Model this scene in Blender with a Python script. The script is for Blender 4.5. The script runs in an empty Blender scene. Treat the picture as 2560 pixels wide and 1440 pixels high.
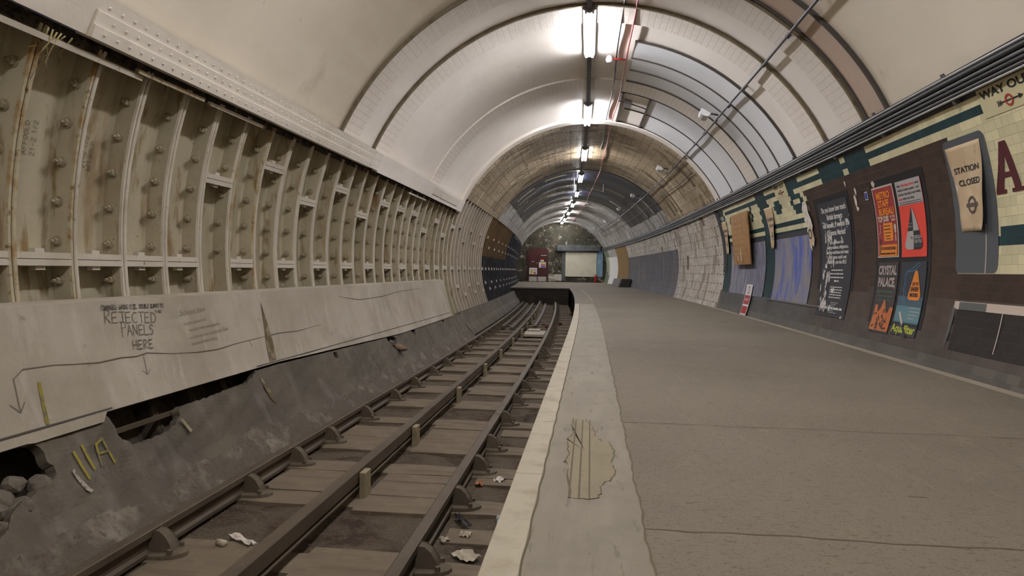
import bpy, bmesh, math, random
from math import sin, cos, pi, radians, hypot
from mathutils import Vector, Matrix
random.seed(7)
C = bpy.context.scene.collection
sc = bpy.context.scene

# ------------------------------------------------------------------ tunnel geometry: straight, then a gentle bend
K, S1, AZ, R = .0026, 8.368, 1.0158, 3.21
def T(s, lat, z):
    t = max(0.0, s - S1); a = K * t
    return Vector((-(1 - cos(a)) / K + lat * cos(a), min(s, S1) + sin(a) / K + lat * sin(a), z))
def ang(s): return K * max(0.0, s - S1)
def Y(s, th, r=R):
    a = radians(th); return T(s, r * cos(a), AZ + r * sin(a))

# ------------------------------------------------------------------ camera
cd = bpy.data.cameras.new('camera'); cam = bpy.data.objects.new('camera', cd); C.objects.link(cam); sc.camera = cam
YAW, PIT, ROL = -.1161, -.0271, .0159
cd.sensor_width = 36; cd.lens = 36 * 1683.2 / 2560; cd.clip_start = .05; cd.clip_end = 200
fw = Vector((sin(YAW) * cos(PIT), cos(YAW) * cos(PIT), sin(PIT)))
r0 = Vector((cos(YAW), -sin(YAW), 0)); u0 = r0.cross(fw)
rr_ = r0 * cos(ROL) + u0 * sin(ROL); uu_ = -r0 * sin(ROL) + u0 * cos(ROL)
m3 = Matrix((rr_, uu_, -fw)).transposed()
cam.matrix_world = Matrix.Translation((.010, 0, .8321)) @ m3.to_4x4()

# ------------------------------------------------------------------ world, exposure (the light comes from the lamps in the tunnel)
w = bpy.data.worlds.new('tunnel_dark'); sc.world = w; w.use_nodes = True
w.node_tree.nodes['Background'].inputs[0].default_value = (.5, .5, .5, 1)
w.node_tree.nodes['Background'].inputs[1].default_value = 0.0
sc.view_settings.view_transform = 'Standard'; sc.view_settings.look = 'None'
sc.view_settings.exposure = 2.75; sc.view_settings.gamma = 1.0
LAMP = 26.0                       # radiance of the fluorescent tubes
LAMP_S = [9.73 + 4.973 * i for i in range(8)]     # in view
LAMP_BEHIND = [4.757, -.3, -5.0]                          # the row goes on behind the camera
try:
    sc.cycles.use_denoising = True
    sc.cycles.max_bounces = 8; sc.cycles.diffuse_bounces = 6
    sc.cycles.use_light_tree = True
    sc.cycles.caustics_reflective = False; sc.cycles.caustics_refractive = False
except Exception: pass

# ------------------------------------------------------------------ materials
def lin(c):
    f = lambda v: v / 12.92 if v <= .04045 else ((v + .055) / 1.055) ** 2.4
    return tuple(f(x / 255.) for x in c) + (1,)
lin_ = lin
class NT:
    def __init__(s, name):
        s.m = bpy.data.materials.new(name); s.m.use_nodes = True; s.t = s.m.node_tree; s.n = s.t.nodes; s.l = s.t.links
        s.b = s.n['Principled BSDF']
    def new(s, k, **kw):
        x = s.n.new(k)
        for a, b in kw.items(): setattr(x, a, b)
        return x
    def ln(s, a, b): s.l.new(a, b)
MATS = {}
DIM = {'cream_painted_iron': .89, 'pale_painted_flange': .93, 'rust_stained_flange': .91, 'weathered_cream_iron': .92, 'painted_bolt': .9, 'pale_concrete': .91, 'dark_concrete': .87, 'salt_crusted_concrete': .87, 'dusty_rail_steel': .86, 'dusty_sleeper_timber': .86, 'track_dirt': .82, 'dark_dusty_iron': .92, 'platform_paving': .91, 'smooth_edge_strip': .93, 'painted_white_edge': .95, 'worn_yellow_strip': .93, 'pale_insulator': .93}
def mat(name, col, rough=.8, metal=0., layers=(), bump=None, attr=None, brick=None, alts=(), mfac=1., spec=.4, coord='pos', emit=None):
    """layers: (scale xyz or float, colour, lo, hi[, detail]) noise masks painted over the base in order"""
    if name in MATS: return MATS[name]
    q = NT(name); b = q.b
    g_ = DIM.get(name, 1.); lin = lambda c: lin_(tuple(v * g_ for v in c))
    b.inputs['Roughness'].default_value = rough; b.inputs['Metallic'].default_value = metal
    b.inputs['Specular IOR Level'].default_value = spec
    tc = q.new('ShaderNodeTexCoord'); geo = q.new('ShaderNodeNewGeometry')
    vec = tc.outputs['UV'] if coord == 'uv' else (tc.outputs['Object'] if coord == 'obj' else geo.outputs['Position'])
    if attr:
        a = q.new('ShaderNodeAttribute', attribute_name=attr); cur = a.outputs['Color']
    else:
        rgb = q.new('ShaderNodeRGB'); rgb.outputs[0].default_value = lin(col); cur = rgb.outputs[0]
    for i, L in enumerate(layers):
        sc_, c2, lo, hi = L[:4]; det = L[4] if len(L) > 4 else 5
        mp = q.new('ShaderNodeMapping'); q.ln(vec, mp.inputs['Vector'])
        mp.inputs['Scale'].default_value = sc_ if isinstance(sc_, tuple) else (sc_, sc_, sc_)
        mp.inputs['Location'].default_value = (3.1 * i + len(name), 1.7 * i, .9 * i)
        nz = q.new('ShaderNodeTexNoise'); nz.inputs['Scale'].default_value = 1; nz.inputs['Detail'].default_value = det
        nz.inputs['Roughness'].default_value = .62
        q.ln(mp.outputs[0], nz.inputs['Vector'])
        mr = q.new('ShaderNodeMapRange'); mr.inputs['From Min'].default_value = lo; mr.inputs['From Max'].default_value = hi
        q.ln(nz.outputs['Fac'], mr.inputs['Value'])
        mx = q.new('ShaderNodeMix', data_type='RGBA'); q.ln(mr.outputs[0], mx.inputs['Factor']); q.ln(cur, mx.inputs['A'])
        mx.inputs['B'].default_value = lin(c2); cur = mx.outputs['Result']
    hgt = None
    for k, (aw, ah, ac, th_) in enumerate(alts):       # odd bricks or patches of another colour
        mp = q.new('ShaderNodeMapping'); q.ln(tc.outputs['UV'], mp.inputs['Vector']); mp.inputs['Rotation'].default_value = (0, 0, pi / 2); mp.inputs['Location'].default_value = (1.7 * k, .9 * k, 0)
        nz = q.new('ShaderNodeTexNoise'); nz.inputs['Scale'].default_value = 5; nz.inputs['Detail'].default_value = 4; q.ln(mp.outputs[0], nz.inputs['Vector'])
        vm = q.new('ShaderNodeVectorMath', operation='MULTIPLY_ADD'); q.ln(nz.outputs['Color'], vm.inputs[0]); vm.inputs[1].default_value = (.06, .06, 0); q.ln(mp.outputs[0], vm.inputs[2])
        br = q.new('ShaderNodeTexBrick'); q.ln(vm.outputs[0], br.inputs['Vector']); br.inputs['Scale'].default_value = 1; br.inputs['Brick Width'].default_value = aw; br.inputs['Row Height'].default_value = ah
        br.inputs['Mortar Size'].default_value = .01; br.inputs['Color1'].default_value = (0, 0, 0, 1); br.inputs['Color2'].default_value = (1, 1, 1, 1); br.inputs['Mortar'].default_value = (0, 0, 0, 1)
        gt = q.new('ShaderNodeMath', operation='GREATER_THAN'); q.ln(br.outputs['Color'], gt.inputs[0]); gt.inputs[1].default_value = th_
        mx = q.new('ShaderNodeMix', data_type='RGBA'); q.ln(gt.outputs[0], mx.inputs['Factor']); q.ln(cur, mx.inputs['A']); mx.inputs['B'].default_value = lin(ac); cur = mx.outputs['Result']
    if brick:
        bw, bh, mort, mc, wob = brick[:5]
        mp = q.new('ShaderNodeMapping'); q.ln(tc.outputs['UV'], mp.inputs['Vector'])
        if len(brick) > 5: mp.inputs['Rotation'].default_value = (0, 0, pi / 2)
        v = mp.outputs[0]
        if wob:
            nz = q.new('ShaderNodeTexNoise'); nz.inputs['Scale'].default_value = 3; q.ln(v, nz.inputs['Vector'])
            vm = q.new('ShaderNodeVectorMath', operation='MULTIPLY_ADD'); q.ln(nz.outputs['Color'], vm.inputs[0])
            vm.inputs[1].default_value = (wob, wob, 0); q.ln(v, vm.inputs[2]); v = vm.outputs[0]
        br = q.new('ShaderNodeTexBrick'); q.ln(v, br.inputs['Vector'])
        br.inputs['Scale'].default_value = 1; br.inputs['Brick Width'].default_value = bw; br.inputs['Row Height'].default_value = bh
        br.inputs['Mortar Size'].default_value = mort; br.inputs['Mortar Smooth'].default_value = .3
        mf = q.new('ShaderNodeMath', operation='MULTIPLY'); q.ln(br.outputs['Fac'], mf.inputs[0]); mf.inputs[1].default_value = mfac
        mx = q.new('ShaderNodeMix', data_type='RGBA'); q.ln(mf.outputs[0], mx.inputs['Factor']); q.ln(cur, mx.inputs['A'])
        mx.inputs['B'].default_value = lin(mc); cur = mx.outputs['Result']; hgt = br.outputs['Fac']
    q.ln(cur, b.inputs['Base Color'])
    if bump:
        nz = q.new('ShaderNodeTexNoise'); nz.inputs['Scale'].default_value = bump[0]; nz.inputs['Detail'].default_value = 6
        q.ln(vec, nz.inputs['Vector'])
        bp = q.new('ShaderNodeBump'); bp.inputs['Strength'].default_value = bump[1]; bp.inputs['Distance'].default_value = bump[2] if len(bump) > 2 else .01
        q.ln(nz.outputs['Fac'], bp.inputs['Height']); nrm = bp.outputs[0]
        if hgt:
            b2 = q.new('ShaderNodeBump', invert=True); b2.inputs['Strength'].default_value = .6; b2.inputs['Distance'].default_value = .004
            q.ln(hgt, b2.inputs['Height']); q.ln(nrm, b2.inputs['Normal']); nrm = b2.outputs[0]
        q.ln(nrm, b.inputs['Normal'])
    if emit:
        b.inputs['Emission Color'].default_value = emit[:3] + (1,); b.inputs['Emission Strength'].default_value = emit[3]
    MATS[name] = q.m; return q.m

plaster = mat('painted_plaster', (238, 231, 222), .42, layers=((.35, (224, 214, 202), .45, .75), ((2., .4, 2.), (241, 235, 227), .5, .8), (9., (160, 148, 130), .70, .80)), bump=(3., .25, .02))
plaster_white = mat('white_vault_panel', (226, 227, 229), .45, layers=((.8, (214, 216, 219), .45, .8),), bump=(2., .1, .01))
plaster_tan = mat('tan_vault_panel', (192, 172, 154), .6, layers=((.8, (182, 162, 145), .4, .8),), bump=(20., .1, .005))
band = mat('painted_brick_band', (233, 225, 215), .5, layers=((1.2, (220, 210, 198), .45, .8), (14., (184, 172, 156), .68, .78)), bump=(30., .3, .006), brick=(.23, .085, .004, (180, 169, 155), .004), mfac=.5)
cast = mat('cream_painted_iron', (204, 194, 168), .5, layers=((1.3, (188, 177, 149), .42, .68), ((4., 4., .8), (150, 112, 66), .57, .74, 8), ((7., 7., 1.6), (158, 132, 92), .58, .68), (22., (104, 86, 58), .67, .74)), bump=(18., .35, .01))
cast_edge = mat('pale_painted_flange', (206, 197, 180), .5, layers=((3., (176, 163, 138), .5, .8), (14., (104, 78, 48), .62, .74)), bump=(25., .3, .006))
cast_rust = mat('rust_stained_flange', (190, 178, 148), .65, layers=((6., (162, 126, 72), .48, .66), (18., (116, 82, 46), .57, .70)), bump=(30., .5, .01))
cast_pale = mat('weathered_cream_iron', (196, 184, 166), .6, layers=((2., (178, 164, 146), .45, .7), (20., (104, 90, 72), .66, .74)), bump=(20., .3, .01))
cast_brown = mat('brown_painted_iron', (112, 88, 56), .6, layers=((2., (92, 72, 48), .45, .7), (30., (150, 130, 95), .70, .76)), bump=(20., .3, .01))
cast_black = mat('black_painted_iron', (40, 40, 46), .5, layers=((3., (72, 72, 76), .48, .72), (26., (150, 148, 142), .69, .75)), bump=(20., .4, .01))
concrete = mat('pale_concrete', (192, 182, 165), .8, layers=((1.1, (170, 158, 140), .42, .68), ((6., 6., 1.), (204, 196, 181), .55, .75), (7., (140, 128, 110), .66, .8), (40., (96, 86, 70), .74, .8)), bump=(30., .25, .008))
haunch = mat('dark_concrete', (114, 105, 90), .85, layers=((1.4, (94, 86, 75), .42, .65), ((4., 4., 1.), (130, 121, 111), .52, .72), (3., (138, 128, 114), .62, .78), (34., (72, 64, 56), .66, .76)), bump=(40., .45, .01))
haunch_salt = mat('salt_crusted_concrete', (108, 98, 86), .9, layers=((4., (152, 142, 128), .50, .68, 8), (24., (92, 82, 70), .52, .68)), bump=(40., .8, .015))
steel = mat('dusty_rail_steel', (108, 94, 77), .6, .1, layers=((3., (94, 81, 66), .45, .7), (30., (126, 111, 92), .62, .75)), bump=(60., .2, .004))
steel_dark = mat('dark_dusty_iron', (102, 90, 74), .8, layers=((8., (118, 104, 85), .5, .7),), bump=(50., .4, .006))
sleep_m = mat('dusty_sleeper_timber', (134, 119, 99), .9, layers=(((1., 12., 6.), (116, 101, 83), .45, .7), (4., (146, 131, 110), .48, .7), (40., (84, 71, 57), .68, .76)), bump=(40., .35, .006), coord='obj')
dirt = mat('track_dirt', (116, 102, 84), .95, layers=((2.5, (80, 62, 48), .47, .62), (16., (126, 110, 90), .52, .7), (60., (62, 50, 38), .6, .7), (90., (150, 134, 112), .69, .76)), bump=(45., 1., .03))
ceramic = mat('pale_insulator', (160, 147, 118), .6, layers=((14., (134, 121, 95), .5, .7),), bump=(40., .2, .004))
paving = mat('platform_paving', (139, 129, 113), .85, layers=((.6, (129, 119, 104), .42, .65), ((9., 3., 1.), (144, 134, 115), .55, .72), ((26., 60., 1.), (106, 96, 79), .58, .70), ((7., 24., 1.), (90, 82, 66), .68, .76), (120., (100, 92, 76), .58, .66)), bump=(70., .9, .01))
strip_m = mat('smooth_edge_strip', (140, 130, 113), .7, layers=(((8., 1.2, 1.), (150, 140, 122), .45, .65), (3., (130, 122, 106), .5, .7), ((30., 4., 1.), (122, 114, 98), .6, .66), (30., (100, 92, 76), .68, .76)), bump=(40., .25, .004))
old_yellow = mat('worn_yellow_strip', (148, 136, 108), .75, layers=((6., (138, 127, 104), .5, .7), (30., (112, 102, 80), .62, .74)), bump=(40., .3, .004))
coping = mat('painted_white_edge', (180, 171, 150), .7, layers=((5., (158, 147, 122), .48, .68), (26., (128, 116, 92), .64, .74)), bump=(30., .3, .004))
brickface = mat('sooty_brickwork', (58, 50, 42), .9, layers=((2., (78, 64, 50), .5, .7), (1.1, (50, 56, 44), .55, .7)), bump=(20., .4, .01), brick=(.23, .075, .006, (40, 34, 28), 0))
tile_m = mat('glazed_wall_tile', (255, 255, 255), .3, attr='col', layers=((60., (92, 82, 66), .73, .80), (8., (96, 84, 64), .74, .84)), bump=(2.5, .15, .01), brick=(.1524, radians(1.333) * R, .0016, (90, 84, 66), 0), mfac=.45, spec=.5)
tan_zone = mat('stripped_tan_vault', (188, 170, 142), .4, layers=((1.3, (158, 138, 106), .42, .62), ((4., .6, 1.), (200, 184, 154), .52, .7), ((1.2, 5., 1.), (116, 98, 70), .62, .72), (26., (84, 68, 46), .68, .75)), bump=(14., .8, .02), brick=(.44, .18, .010, (70, 54, 34), .03, 1), alts=((.8, .3, (110, 92, 64), .90), (.8, .33, (208, 192, 160), .90), (.45, .18, (140, 120, 88), .85)), coord='uv', spec=.6)
navy_zone = mat('navy_painted_vault', (20, 24, 44), .3, layers=((1.4, (28, 30, 44), .45, .65), ((3., .5, 1.), (50, 56, 80), .60, .74), (30., (12, 12, 16), .62, .7)), bump=(12., .8, .02), brick=(.6, .17, .012, (10, 10, 14), .03, 1), alts=((.8, .3, (168, 158, 132), .91), (.8, .34, (60, 66, 88), .86)), coord='uv', spec=.25)
grey_zone = mat('silver_grey_vault', (198, 194, 188), .3, layers=((1.5, (148, 144, 138), .45, .62), ((5., .8, 1.), (206, 202, 196), .5, .62), ((9., 1.2, 1.), (84, 78, 72), .56, .64), (24., (56, 50, 46), .64, .72)), bump=(14., .9, .02), brick=(.5, .18, .011, (58, 52, 46), .03, 1), alts=((.5, .18, (110, 104, 98), .86),), coord='uv', spec=.8)
pale_strip = mat('chalky_stripped_wall', (196, 188, 176), .7, layers=((1.5, (172, 160, 146), .45, .65), ((7., 1.2, 1.), (104, 90, 76), .60, .68), ((1.2, 6., 1.), (212, 206, 196), .5, .68), (22., (56, 46, 38), .66, .72)), bump=(16., .9, .02), brick=(.46, .18, .010, (78, 66, 52), .04, 1), alts=((.46, .18, (150, 138, 122), .86), (.46, .36, (120, 106, 90), .96)), coord='uv')
dado = mat('slate_blue_dado', (104, 103, 112), .5, layers=((1.2, (126, 116, 106), .45, .7), ((14., .8, 1.), (66, 66, 76), .48, .62), ((10., .8, 1.), (164, 156, 146), .58, .68)), bump=(14., .8, .015), brick=(.5, .18, .010, (50, 46, 44), .03, 1), coord='uv')
ochre = mat('ochre_board_wall', (142, 112, 62), .7, layers=(((14., 1., 1.), (112, 88, 50), .48, .68), (3., (104, 84, 60), .58, .75)), bump=(14., .5, .01), coord='uv')
white_p = mat('white_sheet', (215, 214, 210), .6)
headw = mat('mouldy_peeling_wall', (60, 58, 46), .85, layers=((1.6, (84, 76, 60), .45, .65), (3.2, (176, 166, 148), .57, .66, 12), (12., (150, 132, 114), .60, .68, 8), (24., (60, 58, 46), .52, .6), (2.2, (38, 38, 30), .6, .7)), bump=(9., .6, .02))
maroon = mat('maroon_door_paint', (74, 32, 28), .5, layers=((4., (64, 28, 26), .5, .7),))
alu = mat('kick_plate_metal', (186, 182, 172), .4, .5, layers=((3., (150, 144, 130), .5, .7),))
cream_board = mat('cream_board', (212, 206, 184), .6, layers=((2., (196, 190, 170), .5, .75), (14., (130, 122, 104), .70, .76)))
skyblue = mat('pale_blue_paint', (128, 158, 184), .6, layers=((3., (160, 180, 196), .5, .7),))
grey_beam = mat('grey_painted_beam', (96, 98, 96), .6, layers=((3., (72, 74, 72), .45, .7),))
red_m = mat('red_paint', (168, 40, 40), .45); red_pipe = mat('red_conduit', (170, 78, 78), .45, layers=((6., (120, 84, 76), .6, .75),))
dkgrey = mat('dark_cable', (54, 54, 58), .5); midgrey = mat('grey_cable', (92, 90, 92), .45, layers=((30., (130, 128, 120), .6, .7),))
conduit_m = mat('galvanised_conduit', (98, 98, 102), .4, .4); pale_cable = mat('pale_cable', (160, 158, 158), .35, .2)
lampbody = mat('lamp_housing_grey', (150, 150, 152), .5); whitepl = mat('white_plastic', (222, 222, 222), .4)
trimdark = mat('dark_cover_strip', (74, 68, 62), .6); trimolive = mat('dusty_cover_strip', (124, 112, 88), .8, layers=((8., (96, 84, 62), .5, .7),))
wood_brown = mat('brown_hardboard', (158, 118, 72), .7, layers=((4., (116, 82, 46), .5, .7), (30., (88, 60, 34), .66, .76)))
scrub = mat('scrubbed_blue_board', (124, 124, 144), .7, layers=(((40., 40., 3.), (84, 80, 90), .45, .6), ((5., 5., .8), (150, 148, 154), .5, .62), ((40., 40., 2.), (50, 46, 48), .64, .7)))
scrub2 = mat('streaked_blue_board', (122, 122, 142), .7, layers=(((3., 3., .5), (78, 92, 168), .51, .58), ((3.4, 3.4, 1.), (136, 130, 128), .50, .58), ((30., 30., 2.), (148, 146, 152), .55, .68)))
ink = mat('black_ink', (30, 28, 30), .6); pencil = mat('charcoal_marker', (112, 102, 88), .9); yel = mat('yellow_chalk_paint', (146, 134, 52), .9, layers=((14., (116, 106, 78), .48, .60),))
kraft = mat('kraft_paper', (196, 172, 138), .7, layers=((4., (210, 188, 156), .5, .7), (12., (170, 146, 112), .6, .72)), bump=(9., .5, .01))
tornw = mat('torn_white_paper', (214, 206, 196), .8, layers=((20., (176, 160, 146), .5, .65),))
def flat(name, c, rough=.45, dirty=True):
    return mat(name, c, rough, layers=((40., (110, 100, 92), .74, .8),) if dirty else ())

# ------------------------------------------------------------------ mesh helpers
def tag(o, label=None, cat=None, group=None, kind=None):
    if label: o['label'] = label
    if cat: o['category'] = cat
    if group: o['group'] = group
    if kind: o['kind'] = kind
    return o
def link(name, verts, faces, m, parent=None, uvs=None, smooth=False, local=False, origin=None, mi=None):
    """verts in world space; the origin goes to the base centre of the mesh (or ORIGIN); child locations are relative to the parent"""
    if local: org = Vector((0, 0, 0))
    elif origin is not None: org = Vector(origin)
    else:
        xs = [v[0] for v in verts]; ys = [v[1] for v in verts]; zs = [v[2] for v in verts]
        org = Vector(((min(xs) + max(xs)) / 2, (min(ys) + max(ys)) / 2, min(zs)))
    me = bpy.data.meshes.new(name); me.from_pydata([tuple(Vector(v) - org) for v in verts], [], faces)
    for x in (m if isinstance(m, (list, tuple)) else [m]): me.materials.append(x)
    if uvs:
        ul = me.uv_layers.new(name='UVMap')
        for p in me.polygons:
            for li, vi in zip(p.loop_indices, p.vertices): ul.data[li].uv = uvs[vi]
    if mi:
        for p, k in zip(me.polygons, mi): p.material_index = k
    if smooth:
        for p in me.polygons: p.use_smooth = True
    me.update()
    o = bpy.data.objects.new(name, me); C.objects.link(o)
    if parent is not None:
        o.parent = parent
        if not local:
            q = parent; off = Vector((0, 0, 0))
            while q is not None: off += q.location; q = q.parent
            o.location = org - off
    else: o.location = org
    return o
def empty(name, loc, rz=0.): 
    o = bpy.data.objects.new(name, None); C.objects.link(o); o.location = loc; o.rotation_euler = (0, 0, rz); o.empty_display_size = .1
    return o
def frange(a, b, step):
    n = max(1, int(math.ceil(abs(b - a) / step - 1e-6))); return [a + (b - a) * i / n for i in range(n + 1)]
def patch(name, s0, s1, t0, t1, m, r=R, ds=1., dt=3., parent=None, thick=0., uvsw=False, rf=None):
    S = frange(s0, s1, ds); TH = frange(t0, t1, dt); V = []; F = []; U = []
    for s in S:
        for t in TH:
            rad = rf(s, t) if rf else r
            V.append(Y(s, t, rad)); U.append((s, radians(t) * R))
    n = len(TH)
    for i in range(len(S) - 1):
        for j in range(n - 1): F.append((i * n + j, i * n + j + 1, (i + 1) * n + j + 1, (i + 1) * n + j))
    if thick:
        k = len(V)
        for s in S:
            for t in TH: V.append(Y(s, t, (rf(s, t) if rf else r) + thick)); U.append((s, radians(t) * R))
        F += [tuple(x + k for x in reversed(f)) for f in F]
        L = len(S)
        for i in range(L - 1):
            for j in (0, n - 1): a, b = i * n + j, (i + 1) * n + j; F.append((a, b, b + k, a + k))
        for j in range(n - 1):
            for i in (0, L - 1): a, b = i * n + j, i * n + j + 1; F.append((a, b, b + k, a + k))
    return link(name, V, F, m, parent, U, smooth=(thick == 0))
def prism(name, poly, s0, s1, m, parent=None, ds=1., smooth=False, end=True):
    """extrude a (lat,z) polygon along the tunnel"""
    S = frange(s0, s1, ds); V = []; F = []; U = []; n = len(poly)
    for s in S:
        acc = 0
        for i, (a, b) in enumerate(poly):
            V.append(T(s, a, b)); U.append((s, acc)); acc += hypot(poly[(i + 1) % n][0] - a, poly[(i + 1) % n][1] - b)
    for i in range(len(S) - 1):
        for j in range(n): F.append((i * n + j, i * n + (j + 1) % n, (i + 1) * n + (j + 1) % n, (i + 1) * n + j))
    if end: F.append(tuple(range(n))[::-1]); F.append(tuple((len(S) - 1) * n + j for j in range(n)))
    return link(name, V, F, m, parent, U, smooth)
def boxpoly(a, b, c, d): return [(a, c), (b, c), (b, d), (a, d)]
def boxT(name, s0, s1, a, b, c, d, m, parent=None): return prism(name, boxpoly(a, b, c, d), s0, s1, m, parent)
def hplane(name, s0, s1, a0, a1, z, m, parent=None, ds=1., dl=1.):
    S = frange(s0, s1, ds); L = frange(a0, a1, dl); V = [T(s, l, z) for s in S for l in L]; n = len(L)
    F = [(i * n + j, i * n + j + 1, (i + 1) * n + j + 1, (i + 1) * n + j) for i in range(len(S) - 1) for j in range(n - 1)]
    return link(name, V, [f[::-1] for f in F], m, parent, [(s, l) for s in S for l in L])
def tubev(pts, rad, k=8, V=None, F=None):
    V = [] if V is None else V; F = [] if F is None else F; base = len(V)
    P = [Vector(p) for p in pts]
    for i, p in enumerate(P):
        d = (P[min(i + 1, len(P) - 1)] - P[max(i - 1, 0)]).normalized()
        ref = Vector((0, 0, 1)) if abs(d.z) < .9 else Vector((1, 0, 0))
        a = d.cross(ref).normalized(); b = d.cross(a)
        for j in range(k):
            t = 2 * pi * j / k; V.append(p + (a * cos(t) + b * sin(t)) * (rad[i] if isinstance(rad, list) else rad))
    for i in range(len(P) - 1):
        for j in range(k): F.append((base + i * k + j, base + i * k + (j + 1) % k, base + (i + 1) * k + (j + 1) % k, base + (i + 1) * k + j))
    F.append(tuple(base + j for j in range(k))[::-1]); F.append(tuple(base + (len(P) - 1) * k + j for j in range(k)))
    return V, F
def tube(name, pts, rad, m, parent=None, k=8, local=False):
    V, F = tubev(pts, rad, k); return link(name, V, F, m, parent, smooth=True, local=local)
def lbox(V, F, c, sx, sy, sz, rx=0):
    """box into V,F (local)"""
    b = len(V); cx, cy, cz = c
    for dx in (-1, 1):
        for dy in (-1, 1):
            for dz in (-1, 1): V.append(Vector((cx + dx * sx / 2, cy + dy * sy / 2, cz + dz * sz / 2)))
    F += [(b, b + 1, b + 3, b + 2), (b + 4, b + 6, b + 7, b + 5), (b, b + 4, b + 5, b + 1), (b + 2, b + 3, b + 7, b + 6), (b, b + 2, b + 6, b + 4), (b + 1, b + 5, b + 7, b + 3)]
def bevel(o, w=.004, seg=2):
    md = o.modifiers.new('soft', 'BEVEL'); md.width = w; md.segments = seg; md.limit_method = 'ANGLE'; return o

# decals: polygons in metres (x to the viewer's right, y up) laid on a curved wall
def lay(name, polys, m, mapf, parent=None, maxe=.05, origin=None, thick=0):
    bm = bmesh.new()
    for P in polys:
        try: bm.faces.new([bm.verts.new((x, y, 0)) for x, y in P])
        except Exception: pass
    bmesh.ops.triangulate(bm, faces=bm.faces[:])
    for _ in range(5):
        es = [e for e in bm.edges if e.calc_length() > maxe]
        if not es: break
        bmesh.ops.subdivide_edges(bm, edges=es, cuts=1, use_grid_fill=False)
        bmesh.ops.triangulate(bm, faces=[f for f in bm.faces if len(f.verts) > 3])
    bm.verts.index_update()
    V = [mapf(v.co.x, v.co.y) for v in bm.verts]; F = [tuple(v.index for v in f.verts) for f in bm.faces]; bm.free()
    if not V: return None
    o = link(name, V, F, m, parent, origin=origin)
    if thick:
        md = o.modifiers.new('thick', 'SOLIDIFY'); md.thickness = thick; md.offset = 0
    return o
def rmap(sL, thT, off=.003, rot=0.):
    """right-hand wall: x metres towards the camera side, y metres up from the anchor"""
    c_, s_ = cos(rot), sin(rot)
    return lambda x, y: Y(sL - (x * c_ - y * s_), thT + math.degrees((x * s_ + y * c_) / R), R - off)
def lmap(sL, thT, off=.003, rad=3.1, rot=0.):
    c_, s_ = cos(rot), sin(rot)
    return lambda x, y: Y(sL + (x * c_ - y * s_), thT - math.degrees((x * s_ + y * c_) / rad), rad - off)
def rect(x0, y0, x1, y1): return [(x0, y0), (x1, y0), (x1, y1), (x0, y1)]
def ringpoly(cx, cy, r_out, r_in, n=28, sx=1.):
    P = []
    for i in range(n):
        a, b = 2 * pi * i / n, 2 * pi * (i + 1) / n
        P.append([(cx + r_in * cos(a) * sx, cy + r_in * sin(a)), (cx + r_out * cos(a) * sx, cy + r_out * sin(a)), (cx + r_out * cos(b) * sx, cy + r_out * sin(b)), (cx + r_in * cos(b) * sx, cy + r_in * sin(b))])
    return P
def rrect(x0, y0, x1, y1, r, n=5):
    P = []
    for cx, cy, a0 in ((x1 - r, y1 - r, 0), (x0 + r, y1 - r, 90), (x0 + r, y0 + r, 180), (x1 - r, y0 + r, 270)):
        for i in range(n + 1):
            a = radians(a0 + 90 * i / n); P.append((cx + r * cos(a), cy + r * sin(a)))
    return P
def text_polys(txt, x0, y0, w=None, h=.05, bold=.0, shear=0.):
    """outline text fitted to height h (cap height) and width w, lower-left at x0,y0"""
    cu = bpy.data.curves.new('tmp', 'FONT'); cu.body = txt; cu.size = 1; cu.offset = bold; cu.resolution_u = 3; cu.shear = shear
    ob = bpy.data.objects.new('tmp', cu); C.objects.link(ob)
    dg = bpy.context.evaluated_depsgraph_get(); me = ob.evaluated_get(dg).to_mesh()
    vs = [(v.co.x, v.co.y) for v in me.vertices]; fs = [list(p.vertices) for p in me.polygons]
    ob.to_mesh_clear(); bpy.data.objects.remove(ob); bpy.data.curves.remove(cu)
    if not vs: return []
    xa, xb = min(v[0] for v in vs), max(v[0] for v in vs); sy = h / .73
    sx = (w / (xb - xa)) if w else sy
    return [[(x0 + (vs[i][0] - xa) * sx, y0 + vs[i][1] * sy) for i in f] for f in fs]
def stroke(pts, w):
    out = []
    for (a, b), (c, d) in zip(pts[:-1], pts[1:]):
        L = hypot(c - a, d - b) or 1e-6; nx, ny = -(d - b) / L * w / 2, (c - a) / L * w / 2; ex, ey = (c - a) / L * w * .3, (d - b) / L * w * .3
        out.append([(a + nx - ex, b + ny - ey), (a - nx - ex, b - ny - ey), (c - nx + ex, d - ny + ey), (c + nx + ex, d + ny + ey)])
    return out
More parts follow.
